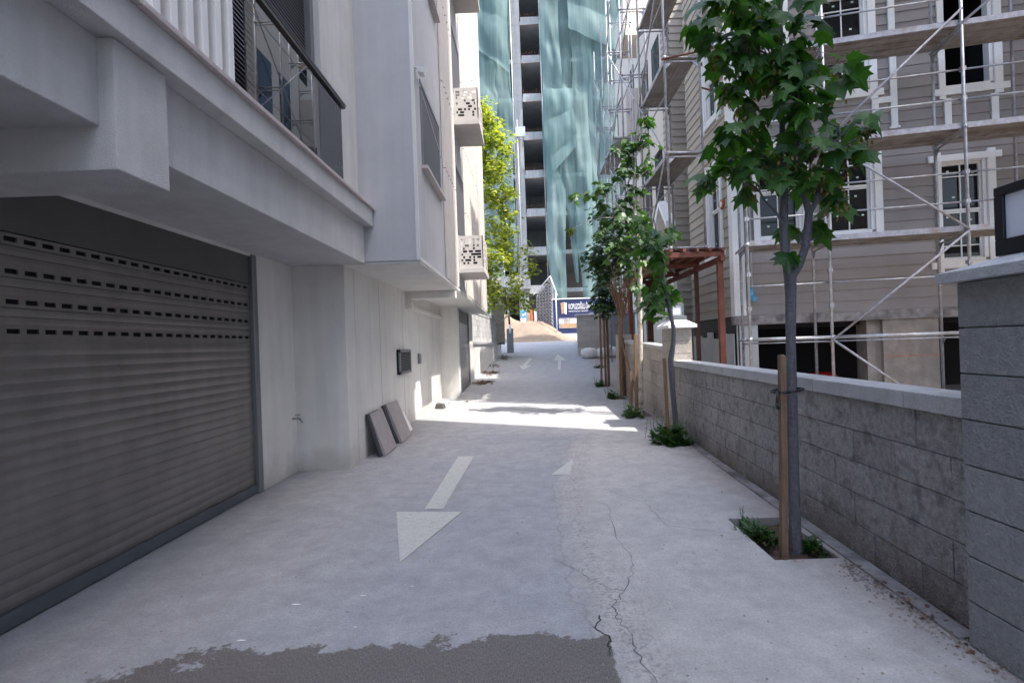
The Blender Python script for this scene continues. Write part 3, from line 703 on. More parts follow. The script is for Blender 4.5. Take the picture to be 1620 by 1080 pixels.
# ornamental vertical trim and brackets between the windows on the upper storey
for a in (2.62,):
    b.fb(FF, a, a + .10, 4.98, 7.3, .0, .05)
for a in (2.33,):
    b.fb(FF, a, a + .10, 4.98, 5.50, .0, .05)
b.fb(FF, 2.43, 2.62, 5.42, 5.52, 0, .05)
for a in (3.42, 4.10): b.fb(FF, a, a + .10, 4.72, 5.36, .0, .05)
for a in (2.30, 2.62, 3.42, 4.10): b.fb(FF, a - .03, a + .13, 4.96 if a < 3 else 4.70, 5.0 if a < 3 else 4.75, .0, .055)
b.build('corner_trim', 'white', HS)
# body: closed volume behind the cladding (dark rooms seen through panes stay dark)
b = MB()
def prism(b, pts, z0, z1, m=0):
    n = len(pts); b.face([(x, y, z0) for x, y in reversed(pts)], m); b.face([(x, y, z1) for x, y in pts], m)
    for i in range(n): (x, y), (x2, y2) = pts[i], pts[(i + 1) % n]; b.face([(x, y, z0), (x2, y2, z0), (x2, y2, z1), (x, y, z1)], m)
c0 = FF.p(.14, 0, -.16); c1 = FF.p(7.6, 0, -.16)
# the open upper window needs a hole: leave that bay hollow by building the body in pieces
prism(b, [(4.06, 9.86), (c1.x, c1.y), (c1.x, 12.2), (4.06, 12.2)], 1.84, 5.3)
q0 = FF.p(3.3, 0, -.16); q1 = FF.p(4.3, 0, -.16)
prism(b, [(4.06, 9.86), (q0.x, q0.y), (q0.x, 12.2), (4.06, 12.2)], 5.3, 10.8)
prism(b, [(q1.x, q1.y), (c1.x, c1.y), (c1.x, 12.2), (q1.x, 12.2)], 5.3, 10.8)
q0 = FF.p(3.3, 0, -1.6); q1 = FF.p(4.3, 0, -1.6); prism(b, [(q0.x, q0.y), (q1.x, q1.y), (q1.x, 12.2), (q0.x, 12.2)], 5.3, 10.8)
q0 = FF.p(3.3, 0, -.16); q1 = FF.p(4.3, 0, -.16); q2 = FF.p(4.3, 0, -1.6); q3 = FF.p(3.3, 0, -1.6); prism(b, [(q0.x, q0.y), (q1.x, q1.y), (q2.x, q2.y), (q3.x, q3.y)], 7.6, 10.8)
b.build('inner_shell', 'dark', HS)
b = MB(); b.fb(FF, -.05, 7.6, 1.67, 1.838, -2.4, .03); b.build('floor_slab', 'concg', HS, .008)
b = MB(); b.fb(FF, 2.40, 3.25, -.3, 1.668, -.35, -.02); b.build('concrete_wall', 'conc', HS)
for q in ((2.18, 2.3995, -.60, -.12), (5.2, 5.7, -.4, -.05)): MB().fb(FF, q[0], q[1], -.3, 1.668, q[2], q[3]).build('concrete_column', 'conc', HS)
b = MB(); b.fb(FF, .0, .36, -.3, 1.668, -.35, -.01); b.build('corner_column', 'insul', HS)
b = MB(); b.fb(FF, 2.402, 3.248, 1.02, 1.03, -.0195, -.017); b.build('level_line', 'orange', HS)
b = MB(); b.fb(FF, -.02, 7.6, -.4, -.3, -2.4, -.1); b.fb(FF, .1, 7.6, -.3, 1.668, -2.4, -2.3); b.fb(FF, .0, 7.6, 1.6, 1.669, -2.4, -.4); b.build('basement_floor', 'dark', HS)  # floor, back wall and ceiling coloured near-black for the basement's shade
# foundation on the side: bitumen coat with boards against it
b = MB(); b.fb(FS, 0, 2.5, -.3, 1.838, -.15, -.02); b.build('foundation_wall', 'tar', HS)
b = MB()
rr = random.Random(3); a = .12
while a < 2.4:
    wd = rr.uniform(.3, .45); b.fb(FS, a, min(a + wd, 2.45), -.3, rr.uniform(1.42, 1.60), -.0, .03, 0, 1); a += wd + .004
b.build('insulation_board', 'insul', HS)
# rainwater pipe with blue plug
b = MB(); F = FF
for a in (.215, .262): b.tube(F.p(a, 2.32, .10), F.p(a, 7.9, .10), .020, n=10)
dp = b.build('drain_pipe', 'pipe', HS)
b = MB(); b.tube(F.p(.24, 2.12, .10), F.p(.24, 2.35, .10), .055, .045, n=14); b.tube(F.p(.24, 2.17, .10), F.p(.30, 2.12, .17), .05, .045, n=14); b.build('blue_socket', 'blue', dp)
b = MB(); b.tube(FS.p(.42, 4.02, .03), FS.p(.42, 4.02, .06), .09, n=18); b.tube(FS.p(.42, 4.02, .06), FS.p(.42, 4.02, .065), .055, n=18, m=1); b.build('wall_socket', ['orange', 'white'], HS)

# rear wing and beige apartment block further up the drive
RW = thing('beige_apartment_block', (6, 20, 0), 'beige building with boxed balconies and gable trim behind the side scaffold', 'building')
b = MB(); b.box(4.9, 9, 12.2, 13.5, -.2, 11.3); b.box(3.94, 9, 13.5, 17.2, -.2, 11.3); b.box(5.0, 9, 17.2, 27, -.2, 15.5); b.build('wall', 'beige', RW)
FCm = Fr((3.94, 13.5), (1, 0), (0, -1)); siding(FCm, 0, .95, .2, 11.3, [], 'sidingb', .19, RW)
FSi = Fr((3.94, 13.5), (0, 1), (-1, 0)); siding(FSi, 0, .8, .2, 11.3, [], 'sidingb', .19, RW)
boxes('boxed_balcony', 'beige', RW, [(3.55, 5.1, 17.25, 18.7, zz, zz + h_) for zz, h_ in ((4.9, 1.3), (8.2, 1.55), (11.5, 1.2), (14.2, 1.5))], .01)
boxes('window', 'pane', RW, [(3.925, 3.945, yy - .4, yy + .4, zz, zz + 1.5) for yy in (14.9, 16.2) for zz in (2.2, 5.3, 8.4)] + [(4.98, 5.01, yy - .5, yy + .5, zz, zz + 1.5) for yy in (20, 23, 26) for zz in (2.5, 5.6, 8.7, 11.8)])
b = MB()
for k in range(2):       # white gable boards over the side porch
    F = Fr((3.94, 14.2 + k * 0), (0, 1), (-1, 0))
F = FSi
b.hexa([F.p(.0, 4.35, .0), F.p(.7, 5.05, .0), F.p(.7, 5.05, .25), F.p(0, 4.35, .25), F.p(.0, 4.5, .0), F.p(.7, 5.2, .0), F.p(.7, 5.2, .25), F.p(.0, 4.5, .25)])
b.hexa([F.p(.7, 5.05, .0), F.p(1.4, 4.35, .0), F.p(1.4, 4.35, .25), F.p(.7, 5.05, .25), F.p(.7, 5.2, .0), F.p(1.4, 4.5, .0), F.p(1.4, 4.5, .25), F.p(.7, 5.2, .25)])
b.fb(F, .3, .38, 1.6, 3.6, .0, .05); b.fb(F, 1.0, 1.08, 1.6, 3.6, .0, .05); b.fb(F, .2, 1.18, 3.6, 3.7, .0, .06)
b.build('gable_trim', 'white', RW)

# ---------------------------------------------------------------- scaffolds
def frame_mesh(pa, pb, z0, levels, zt, r=.024):
    """one scaffold frame: two standards, a ledger and gussets at each level"""
    b = MB(); pa = Vector(pa); pb = Vector(pb)
    for p in (pa, pb):
        b.tube(p + Vector((0, 0, z0)), p + Vector((0, 0, zt)), r, n=8)
        for l in levels: b.tube(p + Vector((0, 0, l - .03)), p + Vector((0, 0, l + .03)), r * 1.5, n=8)
    d = (pb - pa).normalized()
    for l in levels:
        Z = Vector((0, 0, l)); b.tube(pa + Z, pb + Z, r * .8, n=6); b.tube(pa + Z - Vector((0, 0, .07)), pb + Z - Vector((0, 0, .07)), r * .6, n=6)
        for p, q in ((pa, 1), (pb, -1)):
            n_ = Vector((-d.y, d.x, 0)) * .004; A_ = p + Z - Vector((0, 0, .07)); B_ = A_ + d * q * .14; D_ = A_ - Vector((0, 0, .14))
            b.face([A_ + n_, B_ + n_, D_ + n_]); b.face([A_ - n_, D_ - n_, B_ - n_])
    return b
def deck(b, P, Qv, wv, t=.05):
    """planks from P along Qv, width vector wv: two planks with turned-down edges"""
    P, Qv, wv = Vector(P), Vector(Qv), Vector(wv)
    for k in (0, 1):
        o = P + wv * (.5 * k + .01); w2 = wv * .48; Z = Vector((0, 0, t))
        b.hexa([o, o + Qv, o + Qv + w2, o + w2, o + Z, o + Qv + Z, o + Qv + w2 + Z, o + w2 + Z])
        if k == 0: e_ = wv * -.02; b.hexa([P + e_ - Z * .3, P + e_ + Qv - Z * .3, P + Qv - Z * .3, P - Z * .3, P + e_ + Z * 1.2, P + e_ + Qv + Z * 1.2, P + Qv + Z * 1.2, P + Z * 1.2], 1)
        for q in (.12, .38):   # stiffening ribs underneath
            r_ = o + w2 * (q * 2) - Z * .35; e = wv * .02; b.hexa([r_, r_ + Qv, r_ + Qv + e, r_ + e, r_ + Z * .34, r_ + Qv + Z * .34, r_ + Qv + e + Z * .34, r_ + e + Z * .34])
F1 = thing('scaffold', (5, 8.3, 0), 'galvanised scaffold with steel decks across the grey sided house front', 'scaffold', 'scaffolds on the building site')
LV = [1.40, 2.93, 4.46, 5.99, 7.52]
SS = [0.0, 1.2, 3.08, 5.0, 6.9]
f0 = lambda s, h, o: FF.p(s, h, o)
for s in SS:
    a, c = FF.p(s, 0, 1.25), FF.p(s + (.0 if s else .03), 0, .42)
    fm = frame_mesh((a.x, a.y, 0), (c.x, c.y, 0), -.1, LV, 9.0); fm.build('frame', 'steel', F1)
for s in (4.17,):
    b = MB(); b.tube(FF.p(s, 3.0, .45), FF.p(s, 9, .45), .024); b.build('standard', 'steelold', F1)
for l in LV[1:]:
    for s0, s1 in zip(SS, SS[1:]):
        b = MB(); deck(b, FF.p(s0 + .03, l, 1.22), (FF.p(s1 - .03, l, 1.22) - FF.p(s0 + .03, l, 1.22)), FF.n * -.74, .055); b.build('deck', ['deck', 'steelold'], F1)
for s0, s1 in zip(SS, SS[1:]):       # lowest lift has only ledgers
    b = MB(); b.tube(FF.p(s0, 1.40, 1.25), FF.p(s1, 1.40, 1.25), .028); b.tube(FF.p(s0, 1.34, 1.24), FF.p(s1, 1.34, 1.24), .012); b.tube(FF.p(s0, 1.40, .42), FF.p(s1, 1.40, .42), .02); b.build('ledger', 'steel', F1)
for l in (0, 1, 2, 3, 4):
    for dz in (.42, .86):
        z = LV[l] + dz
        if l == 0 and dz < .5: continue
        for s0, s1 in zip(SS, SS[1:]):
            b = MB(); b.tube(FF.p(s0, z, 1.22), FF.p(s1, z, 1.22), .014, n=6); b.build('guard_rail', 'steel', F1)
for (s0, h0, s1, h1) in ((1.2, 1.36, 3.10, 2.93), (1.25, 4.40, 3.08, 2.93), (1.2, 1.36, 2.45, .35), (1.2, 4.5, 3.08, 6.2), (3.08, 5.99, 5, 7.5), (3.08, 1.4, 5, 2.93), (1.15, 5.2, .80, 4.75)):
    b = MB(); b.tube(FF.p(s0, h0, 1.285), FF.p(s1, h1, 1.285), .018, n=8); b.build('diagonal_brace', 'steelold', F1)
for s0 in SS:
    for h in (1.9, 2.45, 3.35, 3.79, 4.88, 5.32, 6.41, 6.85):
        q_ = FF.p(s0, h, 1.235); MB().box(q_.x - .032, q_.x + .032, q_.y - .035, q_.y + .03, h - .03, h + .03).build('coupler', 'steelold', F1)
b = MB()
for k in range(18): b.tube(FF.p(-.05 + .0, 1.38, .45 + k * .045), FF.p(-.05, 1.41, .47 + k * .045), .012, n=5)
for k in range(18): b.tube(FF.p(-.05 + .0, 2.91, .45 + k * .045), FF.p(-.05, 2.94, .47 + k * .045), .012, n=5)
b.build('end_ledger', 'steelold', F1)

F2 = thing('scaffold', (2.9, 11, 2.9), 'narrow steel scaffold along the house side above the rusty canopy', 'scaffold', 'scaffolds on the building site')
YS = [9.1, 11.0, 12.9, 14.8]; L2 = [3.03, 4.68, 6.33, 7.98, 9.6, 11.2]
for y in YS: frame_mesh((2.56, y, 0), (3.17, y, 0), 2.99 if y < 13 else .2, L2, 13, .022).build('frame', 'steelold', F2)
for l in L2[1:]:
    for y0, y1 in zip(YS[:1], YS[1:2]):
        b = MB(); deck(b, (2.6, y0 + .03, l), (0, y1 - y0 - .06, 0), (.54, 0, 0)); b.build('deck', ['deck', 'steelold'], F2)
for k, (y0, y1) in enumerate(zip(YS, YS[1:])):
    for i, l in enumerate(L2[:-1]):
        b = MB()
        if (i + k) % 2: b.tube((2.53, y0, l), (2.53, y1, l + 1.65), .014, n=6)
        else: b.tube((2.53, y1, l), (2.53, y0, l + 1.65), .014, n=6)
        b.build('diagonal_brace', 'steel', F2)
        b = MB(); b.tube((2.56, y0, l + 1.0), (2.56, y1, l + 1.0), .012, n=6); b.build('guard_rail', 'steel', F2)
b = MB(); b.tube((2.5, 9.05, 6.28), (4.0, 9.05, 6.55), .018); b.build('tie_tube', 'rust', F2)
b = MB(); b.tube((3.17, 9.1, 5.8), (3.9, 9.75, 5.95), .016); b.build('tie_tube', 'rust', F2)
F3 = thing('scaffold', (2.9, 17, 1), 'distant slender scaffold in front of the boxed beige balconies', 'scaffold', 'scaffolds on the building site')
Y3 = [16.4, 18.2, 20.0]; L3 = [2.4, 4.2, 6.0, 7.8, 9.6, 11.4]
for y in Y3: frame_mesh((2.95, y, 0), (3.60, y, 0), .3, L3, 13.4 if y < 17 else 12.5, .02).build('frame', 'steelold', F3)
for k, (y0, y1) in enumerate(zip(Y3, Y3[1:])):
    for i, l in enumerate(L3[:-1]):
        b = MB(); b.tube((2.92, y0, l), (2.92, y1, l + 1.8), .013, n=6) if (i + k) % 2 else b.tube((2.92, y1, l), (2.92, y0, l + 1.8), .013, n=6); b.build('diagonal_brace', 'steel', F3)
for l in (4.2, 7.8):
    b = MB(); deck(b, (3.0, 16.43, l), (0, 3.5, 0), (.56, 0, 0)); b.build('deck', ['deck', 'steelold'], F3)

# ---------------------------------------------------------------- rusty canopy
CN = thing('steel_canopy', (3.0, 11, 0), 'rust red steel canopy frame standing behind the wall under the scaffold', 'canopy')
for (x, y, m, r) in ((3.36, 9.0, 'rust', .045), (3.36, 10.25, 'darkrust', .035), (2.75, 12.6, 'rust', .06), (2.62, 13.2, 'darkrust', .035), (3.05, 12.9, 'rust', .07), (2.45, 12.2, 'rust', .045)):
    b = MB(); b.box(x - r, x + r, y - r, y + r, -.1, 2.83 if y < 11 else 2.86); b.build('post', m, CN)
b = MB()
for y in (8.95, 10.25, 11.6, 12.9): b.box(2.45, 3.42, y - .035, y + .035, 2.84, 2.92)
b.box(3.33, 3.40, 8.85, 13.0, 2.75, 2.84); b.box(2.43, 2.50, 9.0, 13.0, 2.75, 2.84); b.build('cross_beam', 'rust', CN)
for x in (2.5, 2.72, 2.94, 3.16, 3.38):
    b = MB(); b.box(x - .025, x + .025, 8.85, 13.1, 2.921, 2.975); b.build('rafter', 'rust', CN)
b = MB()
for k in range(7): b.box(2.42 + k * .15, 2.555 + k * .15, 9.0, 13.1, 2.976, 2.995)
b.build('roof_board', 'darkrust', CN)
b = MB(); b.box(2.35, 2.75, 12.98, 13.0, .2, 1.5)
# site ground level bits behind the wall
RD = thing('red_drum', FF.p(1.75, 0, -1.2), 'red drum in the dark basement behind the tree stake', 'drum'); p = FF.p(1.75, 0, -1.2)
b = MB(); b.tube((p.x, p.y, -.3), (p.x, p.y, .62), .28, n=20); b.tube((p.x, p.y, .62), (p.x, p.y, .7), .28, .2, n=20); b.tube((p.x, p.y, .15), (p.x, p.y, .18), .29, n=20); b.build('drum_body', 'red', RD)

SITE = None
# ---------------------------------------------------------------- tower with nets
TW = thing('concrete_tower', (4, 46, 1.6), 'tall unfinished concrete tower with open floors seen between nets', 'building')
b = MB()
lv = [6.3 + 3.23 * k - .5 for k in range(10)]
for z in lv: b.box(-6, 13.5, 44.3, 56, z, z + .32)
b.build('floor_slab', 'concw', TW)
for z in lv:
    b = MB(); b.box(.42, 1.95, 44.22, 44.32, z - .08, z + .62); b.build('parapet', 'concw', TW)
b = MB(); b.box(-6, 13.5, 55.9, 56, 1.6, 38); b.box(3.4, 3.6, 44.8, 56, 1.6, 38); b.box(-3.1, -2.9, 44.8, 56, 1.6, 38); b.box(-.6, 2.2, 50, 50.2, 1.6, 38); b.build('inner_wall', 'concw', TW)
b = MB()
for x in (-.35, 2.2, 5.6, 8.6, 12.9, -3.6): b.box(x, x + .7, 44.31, 44.9, 1.6, 38)
b.build('column', 'concw', TW)
b = MB(); b.box(-5, .5, 43.7, 44.2, 6.1, 7.2); b.build('balcony_slab', 'concw', TW)
b = MB(); b.box(-6, 13.5, 44.4, 56, 37, 38); b.build('roof_slab', 'concw', TW)
for z in lv[2:]:
    b = MB()
    for k in range(6): b.tube((.5 + k * .27, 44.25, z + .6), (.5 + k * .27 + random.uniform(-.1, .1), 44.25, z + .8 + random.random() * .25), .02, n=5)
    b.tube((.42, 44.2, z - .1), (1.95, 44.2, z - .04), .03, n=5)
    b.build('rebar', 'rust', TW)
for (x, z0, z1) in ((-.42, 2, 37), (1.98, 2, 37), (-.15, 2, 20)):
    b = MB(); b.tube((x, 43.3, z0), (x, 43.3, z1), .05, n=6); b.build('standard', 'steel', TW)
b = MB(); b.box(-.3, .5, 43.2, 43.3, 18.6, 19.4); b.build('notice_board', 'pipe', TW)

def net_panel(xa, xb, zb, zt, y, seed, label, gather=None, ztop_slope=0.):
    nx, nz = 16, 110; b = MB(); rr = random.Random(seed); ph = [rr.uniform(0, 6.3) for _ in range(6)]
    for j in range(nz + 1):
        t = j / nz; z = zb + (zt - zb) * t
        g = 1.
        if gather:        # pulled together towards the bottom
            k = max(0, 1 - (z - zb) / gather[1]); g = 1 - gather[2] * k ** 1.3
        for i in range(nx + 1):
            s = i / nx; xc = gather[0] if gather else 0
            x = xa + (xb - xa) * s
            if gather: x = xc + (x - xc) * g
            fl = (z / 3.23) % 1; sag = math.sin(math.pi * fl)
            d = .05 * math.sin(s * 9 + ph[0] + 1.5 * math.sin(z * .21 + ph[1])) * (.5 + .5 * math.sin(z * .23 + ph[2])) + .14 * max(0, noise.noise(Vector((x * 2.2 + .3 * z, z * .15, seed * 2.)))) + .16 * max(0, 1 - abs(((x * .8 + z * .42 + seed) % 5) - 2.5) * 1.3) * (.5 + noise.noise(Vector((x, z * .3, 5.))))
            d += .5 * (noise.noise(Vector((x * .5 + seed, z * .14, seed))) ) + .22 * sag * math.sin(math.pi * s) + .12 * noise.noise(Vector((x * 1.7, z * .6, seed * 3.1)))
            d += .25 * noise.noise(Vector((x * .35 + z * .22, seed * 1.3, 0)))
            b.v.append((x + .05 * math.sin(z * .7 + ph[4]) * (1 if 0 < i < nx else 1.6), y - d, z + ztop_slope * s * (1 - t)))
    for j in range(nz):
        for i in range(nx):
            a = j * (nx + 1) + i; b.f.append((a, a + 1, a + nx + 2, a + nx + 1)); b.m.append(0); b.t.append(1); b.sm.append(True)
    o = b.build('safety_net', 'net'); return tag(o, label, 'net', 'safety nets hung on the tower')
nets = [(-6.0, -4.4, 6.5, 43.0, 'teal net strip mostly hidden behind the crown of the plane tree', None), (-4.5, -3.0, 6.5, 43.25, 'teal net strip just right of the white ribbed facade', None),
        (-3.15, -1.7, 7.0, 43.05, 'middle strip of the left teal netting above the plane tree', None), (-1.85, -.5, 7.5, 43.3, 'last teal net strip left of the column of open floors', (-.6, 14, .5)),
        (1.98, 3.55, 4.9, 42.8, 'tattered teal net strip at the right edge of the open floors', (3.0, 5, .35)), (3.4, 4.6, 6.4, 43.0, 'teal net strip pulled to a point above the navy hoarding', (4.5, 9, .85)),
        (4.45, 5.75, 4.8, 42.75, 'teal net strip flaring out to its foot behind the thin maple', (5.4, 5, .25)), (5.65, 6.75, 4.8, 42.95, 'narrow teal net strip behind the top of the tallest maple', None),
        (6.6, 7.9, 4.8, 42.7, 'teal net strip just left of the boxed balconies', None), (7.8, 9.2, 4.8, 43.0, 'teal net strip half behind the boxed balconies', None), (9.1, 12.8, 4.8, 42.85, 'far right wide teal net strip behind the side scaffold', None)]
for k, (xa, xb, zb, y, l, ga) in enumerate(nets): net_panel(xa, xb, zb, 37, y, k + 1, l, ga)
# second layers lapped over the first, their lower edges cut on the slant
net_panel(4.2, 8.2, 26.8, 36.5, 42.35, 31, 'upper overlapping net with a slanting lower edge high on the tower', None, -2.2)
net_panel(2.05, 4.5, 14.6, 22, 42.4, 32, 'overlapping net patch beside the open floors with its lower edge rising to the right', None, 2.6)
net_panel(-3.1, -.6, 25.5, 36.5, 42.6, 33, 'overlapping net at the top left with a slanting lower edge', None, -2.0)
# hoarding with lettering
HD = thing('site_hoarding', (7, 41, 1.6), 'navy construction hoarding with white lettering and pictures', 'sign')
b = MB(); b.box(2.12, 14, 41, 41.06, 2.2, 4.88); b.build('panel', 'navy', HD)
b = MB(); b.box(2.05, 14, 40.96, 41.1, 4.881, 4.96); b.box(2.05, 2.119, 40.96, 41.1, 1.6, 4.88); b.box(2.12, 14, 41, 41.05, 1.6, 2.199); b.build('sheet_edge', 'white', HD)
def text(s, x, z, size, sx, y=40.985, m='white', par=HD, name='lettering', align='LEFT', bold=.0):
    cu = bpy.data.curves.new(name, 'FONT'); cu.body = s; cu.size = size; cu.extrude = .004; cu.offset = bold; cu.align_x = align
    o = bpy.data.objects.new(name, cu); C.objects.link(o); bpy.context.view_layer.update()
    me = bpy.data.meshes.new_from_object(o.evaluated_get(bpy.context.evaluated_depsgraph_get())); bpy.data.objects.remove(o)
    me.materials.clear(); me.materials.append(MT[m])
    me.transform(Matrix.Translation((x, y, z)) @ Matrix.Rotation(math.radians(90), 4, 'X') @ Matrix.Diagonal((sx, 1, 1, 1)))
    o = bpy.data.objects.new(name, me); C.objects.link(o); o.parent = par; o.matrix_parent_inverse = par.matrix_world.inverted(); return o
text('KOPUZOĞLU İNŞAAT', 3.38, 4.10, .60, .36, bold=.003)
text('MÜHENDİSLİK & TAAHHÜT', 3.38, 3.88, .15, .80, bold=.0)
text('0 232', 4.95, 3.62, .14, 1.0, bold=.004)
b = MB(); b.hexa([(2.82, 40.97, 3.72), (2.98, 40.97, 3.80), (2.98, 40.995, 3.80), (2.82, 40.995, 3.72), (2.76, 40.97, 4.6), (3.0, 40.97, 4.66), (3.0, 40.995, 4.66), (2.76, 40.995, 4.6)], 1)
b.hexa([(3.02, 40.97, 3.80), (3.2, 40.97, 3.70), (3.2, 40.995, 3.70), (3.02, 40.995, 3.80), (3.03, 40.97, 4.66), (3.26, 40.97, 4.58), (3.26, 40.995, 4.58), (3.03, 40.995, 4.66)]); b.build('emblem', ['white', 'tan'], HD)
b = MB(); b.box(8.0, 8.55, 40.975, 40.995, 3.75, 4.35); b.build('emblem', 'white', HD)
b = MB(); b.box(2.58, 5.9, 40.975, 40.998, 2.62, 3.42); b.build('picture', 'photoa', HD)
b = MB(); b.box(2.7, 4.1, 40.965, 40.9745, 2.68, 2.95); b.box(2.6, 2.95, 40.965, 40.9745, 3.0, 3.3, 1); b.box(3.5, 3.95, 40.965, 40.9745, 3.0, 3.34, 1); b.build('picture_detail', ['tan', 'white'], HD)
b = MB(); b.box(8.9, 11.6, 40.975, 40.998, 2.6, 3.5); b.build('picture', 'photoa', HD)
# sand, lattice of blocks, barrier boards, blue sign
b = MB(); n = 40
for j in range(n + 1):
    for i in range(n + 1):
        x = -3.0 + 7.0 * i / n; y = 34.9 + 5.2 * j / n
        h = 1.22 * math.exp(-(abs((x - .75) / 1.6)) ** 2.6 - ((y - 37.0) / 1.5) ** 2) + 1.95 * math.exp(-((x + 1.6) / 1.1) ** 2 - ((y - 38.) / 1.6) ** 2) + .25 * math.exp(-((x - 1) / 2.6) ** 4 - ((y - 37) / 2) ** 4)
        e = min(1, i / 4, (n - i) / 4, j / 4, (n - j) / 4)
        b.v.append((x, y, 1.60 + e * (h + .10 * noise.noise(Vector((x * 2, y * 2, 0))) + .05 * noise.noise(Vector((x * 6, y * 6, 0))))))
for j in range(n):
    for i in range(n): a = j * (n + 1) + i; b.f.append((a, a + 1, a + n + 2, a + n + 1)); b.m.append(0); b.t.append(1); b.sm.append(True)
tag(b.build('sand_pile', 'sand'), 'heap of pale sand at the top of the drive', 'sand')
LT = thing('perforated_screen_panel', (1.2, 37, 1.6), 'tall slanted panel of grey pierced blocks in a white frame behind the sand heap', 'panel')
b = MB(); FL = Fr((.80, 37.8), (.72, -1)); rr = random.Random(5)
Wd = 1.75
for j in range(15):
    for i in range(5):
        a0 = i * Wd / 5; h0 = 2.4 + j * .235
        if h0 + .2 > 5.15 + a0 * .55: continue
        b.fb(FL, a0, a0 + Wd / 5 - .07, h0, h0 + .12, -.12, 0, 0); b.fb(FL, a0, a0 + .13, h0 + .12, h0 + .235, -.12, 0, 0)
        b.fb(FL, a0 + .05, a0 + Wd / 5, h0 + .02, h0 + .2, -.12, -.08, 1)
b.build('pierced_blocks', ['brown', 'steelold'], LT)
b = MB(); b.tube(FL.p(-.35, 5.0, .03), FL.p(0, 5.15, .03), .035); b.tube(FL.p(0, 5.15, .03), FL.p(Wd, 6.12, .03), .035); b.tube(FL.p(Wd, 6.12, .03), FL.p(Wd + .75, 4.7, .03), .035); b.tube(FL.p(Wd + .55, 1.7, .03), FL.p(Wd + .55, 5.0, .03), .035); b.build('panel_frame', 'white', LT)
BS = thing('blue_notice_sign', (-.15, 38.6, 1.6), 'small blue and white notice on a post beside the orange boards', 'sign')
b = MB(); b.box(-.38, .06, 38.55, 38.6, 3.1, 4.0); b.build('board', 'white', BS)
b = MB(); b.box(-.35, .03, 38.53, 38.549, 3.45, 3.97); b.build('blue_field', 'blue', BS)
b = MB(); b.box(-.25, -.1, 38.515, 38.529, 3.55, 3.72); b.box(-.05, -.0, 38.515, 38.529, 3.6, 3.8); b.build('symbol', 'white', BS)
b = MB(); b.box(-.19, -.13, 38.6, 38.64, 1.6, 3.9); b.build('post', 'steel', BS)
for k, (x, m, l) in enumerate(((.22, 'tan', 'pale pink board leaning behind the sand next to the blue notice'), (.42, 'orange', 'narrow orange board standing next to the pierced panel'), (.68, 'sack', 'pale yellow sheet board just left of the pierced panel'))):
    b = MB(); b.hexa([(x, 38.4, 2.2), (x + .16 + .1 * (k == 2), 38.4, 2.2), (x + .16 + .1 * (k == 2), 38.46, 2.2), (x, 38.46, 2.2), (x - .06, 38.5, 4.1 - .1 * k), (x + .1 + .12 * (k == 2), 38.5, 4.1 - .1 * k), (x + .1 + .12 * (k == 2), 38.56, 4.1 - .1 * k), (x - .06, 38.56, 4.1 - .1 * k)])
    tag(b.build('board', m), l, 'board', 'boards behind the sand heap')

# ---------------------------------------------------------------- trees
def leaf_shape(kind):
    if kind == 'maple':
        P = [(0, 0), (.20, -.10), (.46, -.02), (.36, .14), (.62, .30), (.42, .36), (.50, .62), (.30, .56), (.18, .66), (.10, .88), (0, 1.08), (-.10, .88), (-.18, .66), (-.30, .56), (-.50, .62), (-.42, .36), (-.62, .30), (-.36, .14), (-.46, -.02), (-.20, -.10)]
        return P, (0, .30)
    if kind == 'star': return [(0, 0), (.4, .0), (.32, .25), (.52, .5), (.2, .55), (0, 1), (-.2, .55), (-.52, .5), (-.32, .25), (-.4, 0)], (0, .3)
    return [(0, 0), (.22, .3), (.16, .7), (0, 1), (-.16, .7), (-.22, .3)], (0, .45)
def add_leaf(b, p, size, d, nrm, kind, droop=.35, m=0, tone=1.):
    P, c = leaf_shape(kind); d = d.normalized(); x = d.cross(nrm).normalized(); nrm = x.cross(d)
    pt = lambda u, v: p + (x * u + d * v) * size + nrm * size * (-droop * (abs(u) ** 1.5 * 1.1 + max(0, v - .3) ** 2 * .8))
    i = len(b.v); b.v.append(tuple(pt(*c)))
    for u, v in P: b.v.append(tuple(pt(u, v)))
    n = len(P)
    for k in range(n): b.f.append((i, i + 1 + k, i + 1 + (k + 1) % n)); b.m.append(m); b.t.append(tone * (1.06 if k < n / 2 else .94)); b.sm.append(False)
def crown(clusters, size, kind, mats, parent, depth=1., seeds=0., mul=1., hang=.5, up=0.8):
    b = MB()
    for (x, y, z, r, n) in clusters:
        cy = y + random.uniform(-1, 1) * .22 * depth
        for k in range(int(n * mul + .5)):
            o = Vector((random.gauss(0, .55), random.gauss(0, .8) * depth, random.gauss(0, .5))) * r
            p = Vector((x, cy, z)) + o
            out = Vector((o.x, o.y, 0)) + Vector((random.gauss(0, .05), random.gauss(0, .05), 0)) * (1 + r)
            d = (out.normalized() * 1. + Vector((0, 0, -hang + random.gauss(0, .35)))).normalized()
            nr = (Vector((0, 0, up)) + out.normalized() * .55 + Vector((random.gauss(0, .3), random.gauss(0, .3), random.gauss(0, .2)))).normalized()
            if abs(nr.dot(d)) > .95: nr = nr + Vector((.3, .3, 0))
            add_leaf(b, p, size * random.uniform(.65, 1.2), d, nr, kind, random.uniform(.2, .55), 0, max(.6, min(1.4, random.gauss(.95, .2))))
        if random.random() < seeds:
            for k in range(26):
                p = Vector((x, cy - .03, z)) + Vector((random.gauss(0, .035), random.gauss(0, .03), random.gauss(-.03, .06)))
                add_leaf(b, p, .035, Vector((random.gauss(0, .5), random.gauss(0, .5), -1)), Vector((random.gauss(0, 1), -1, .2)), 'oval', .1, 1, random.uniform(.6, 1.4))
    return b.build('crown', mats, parent)
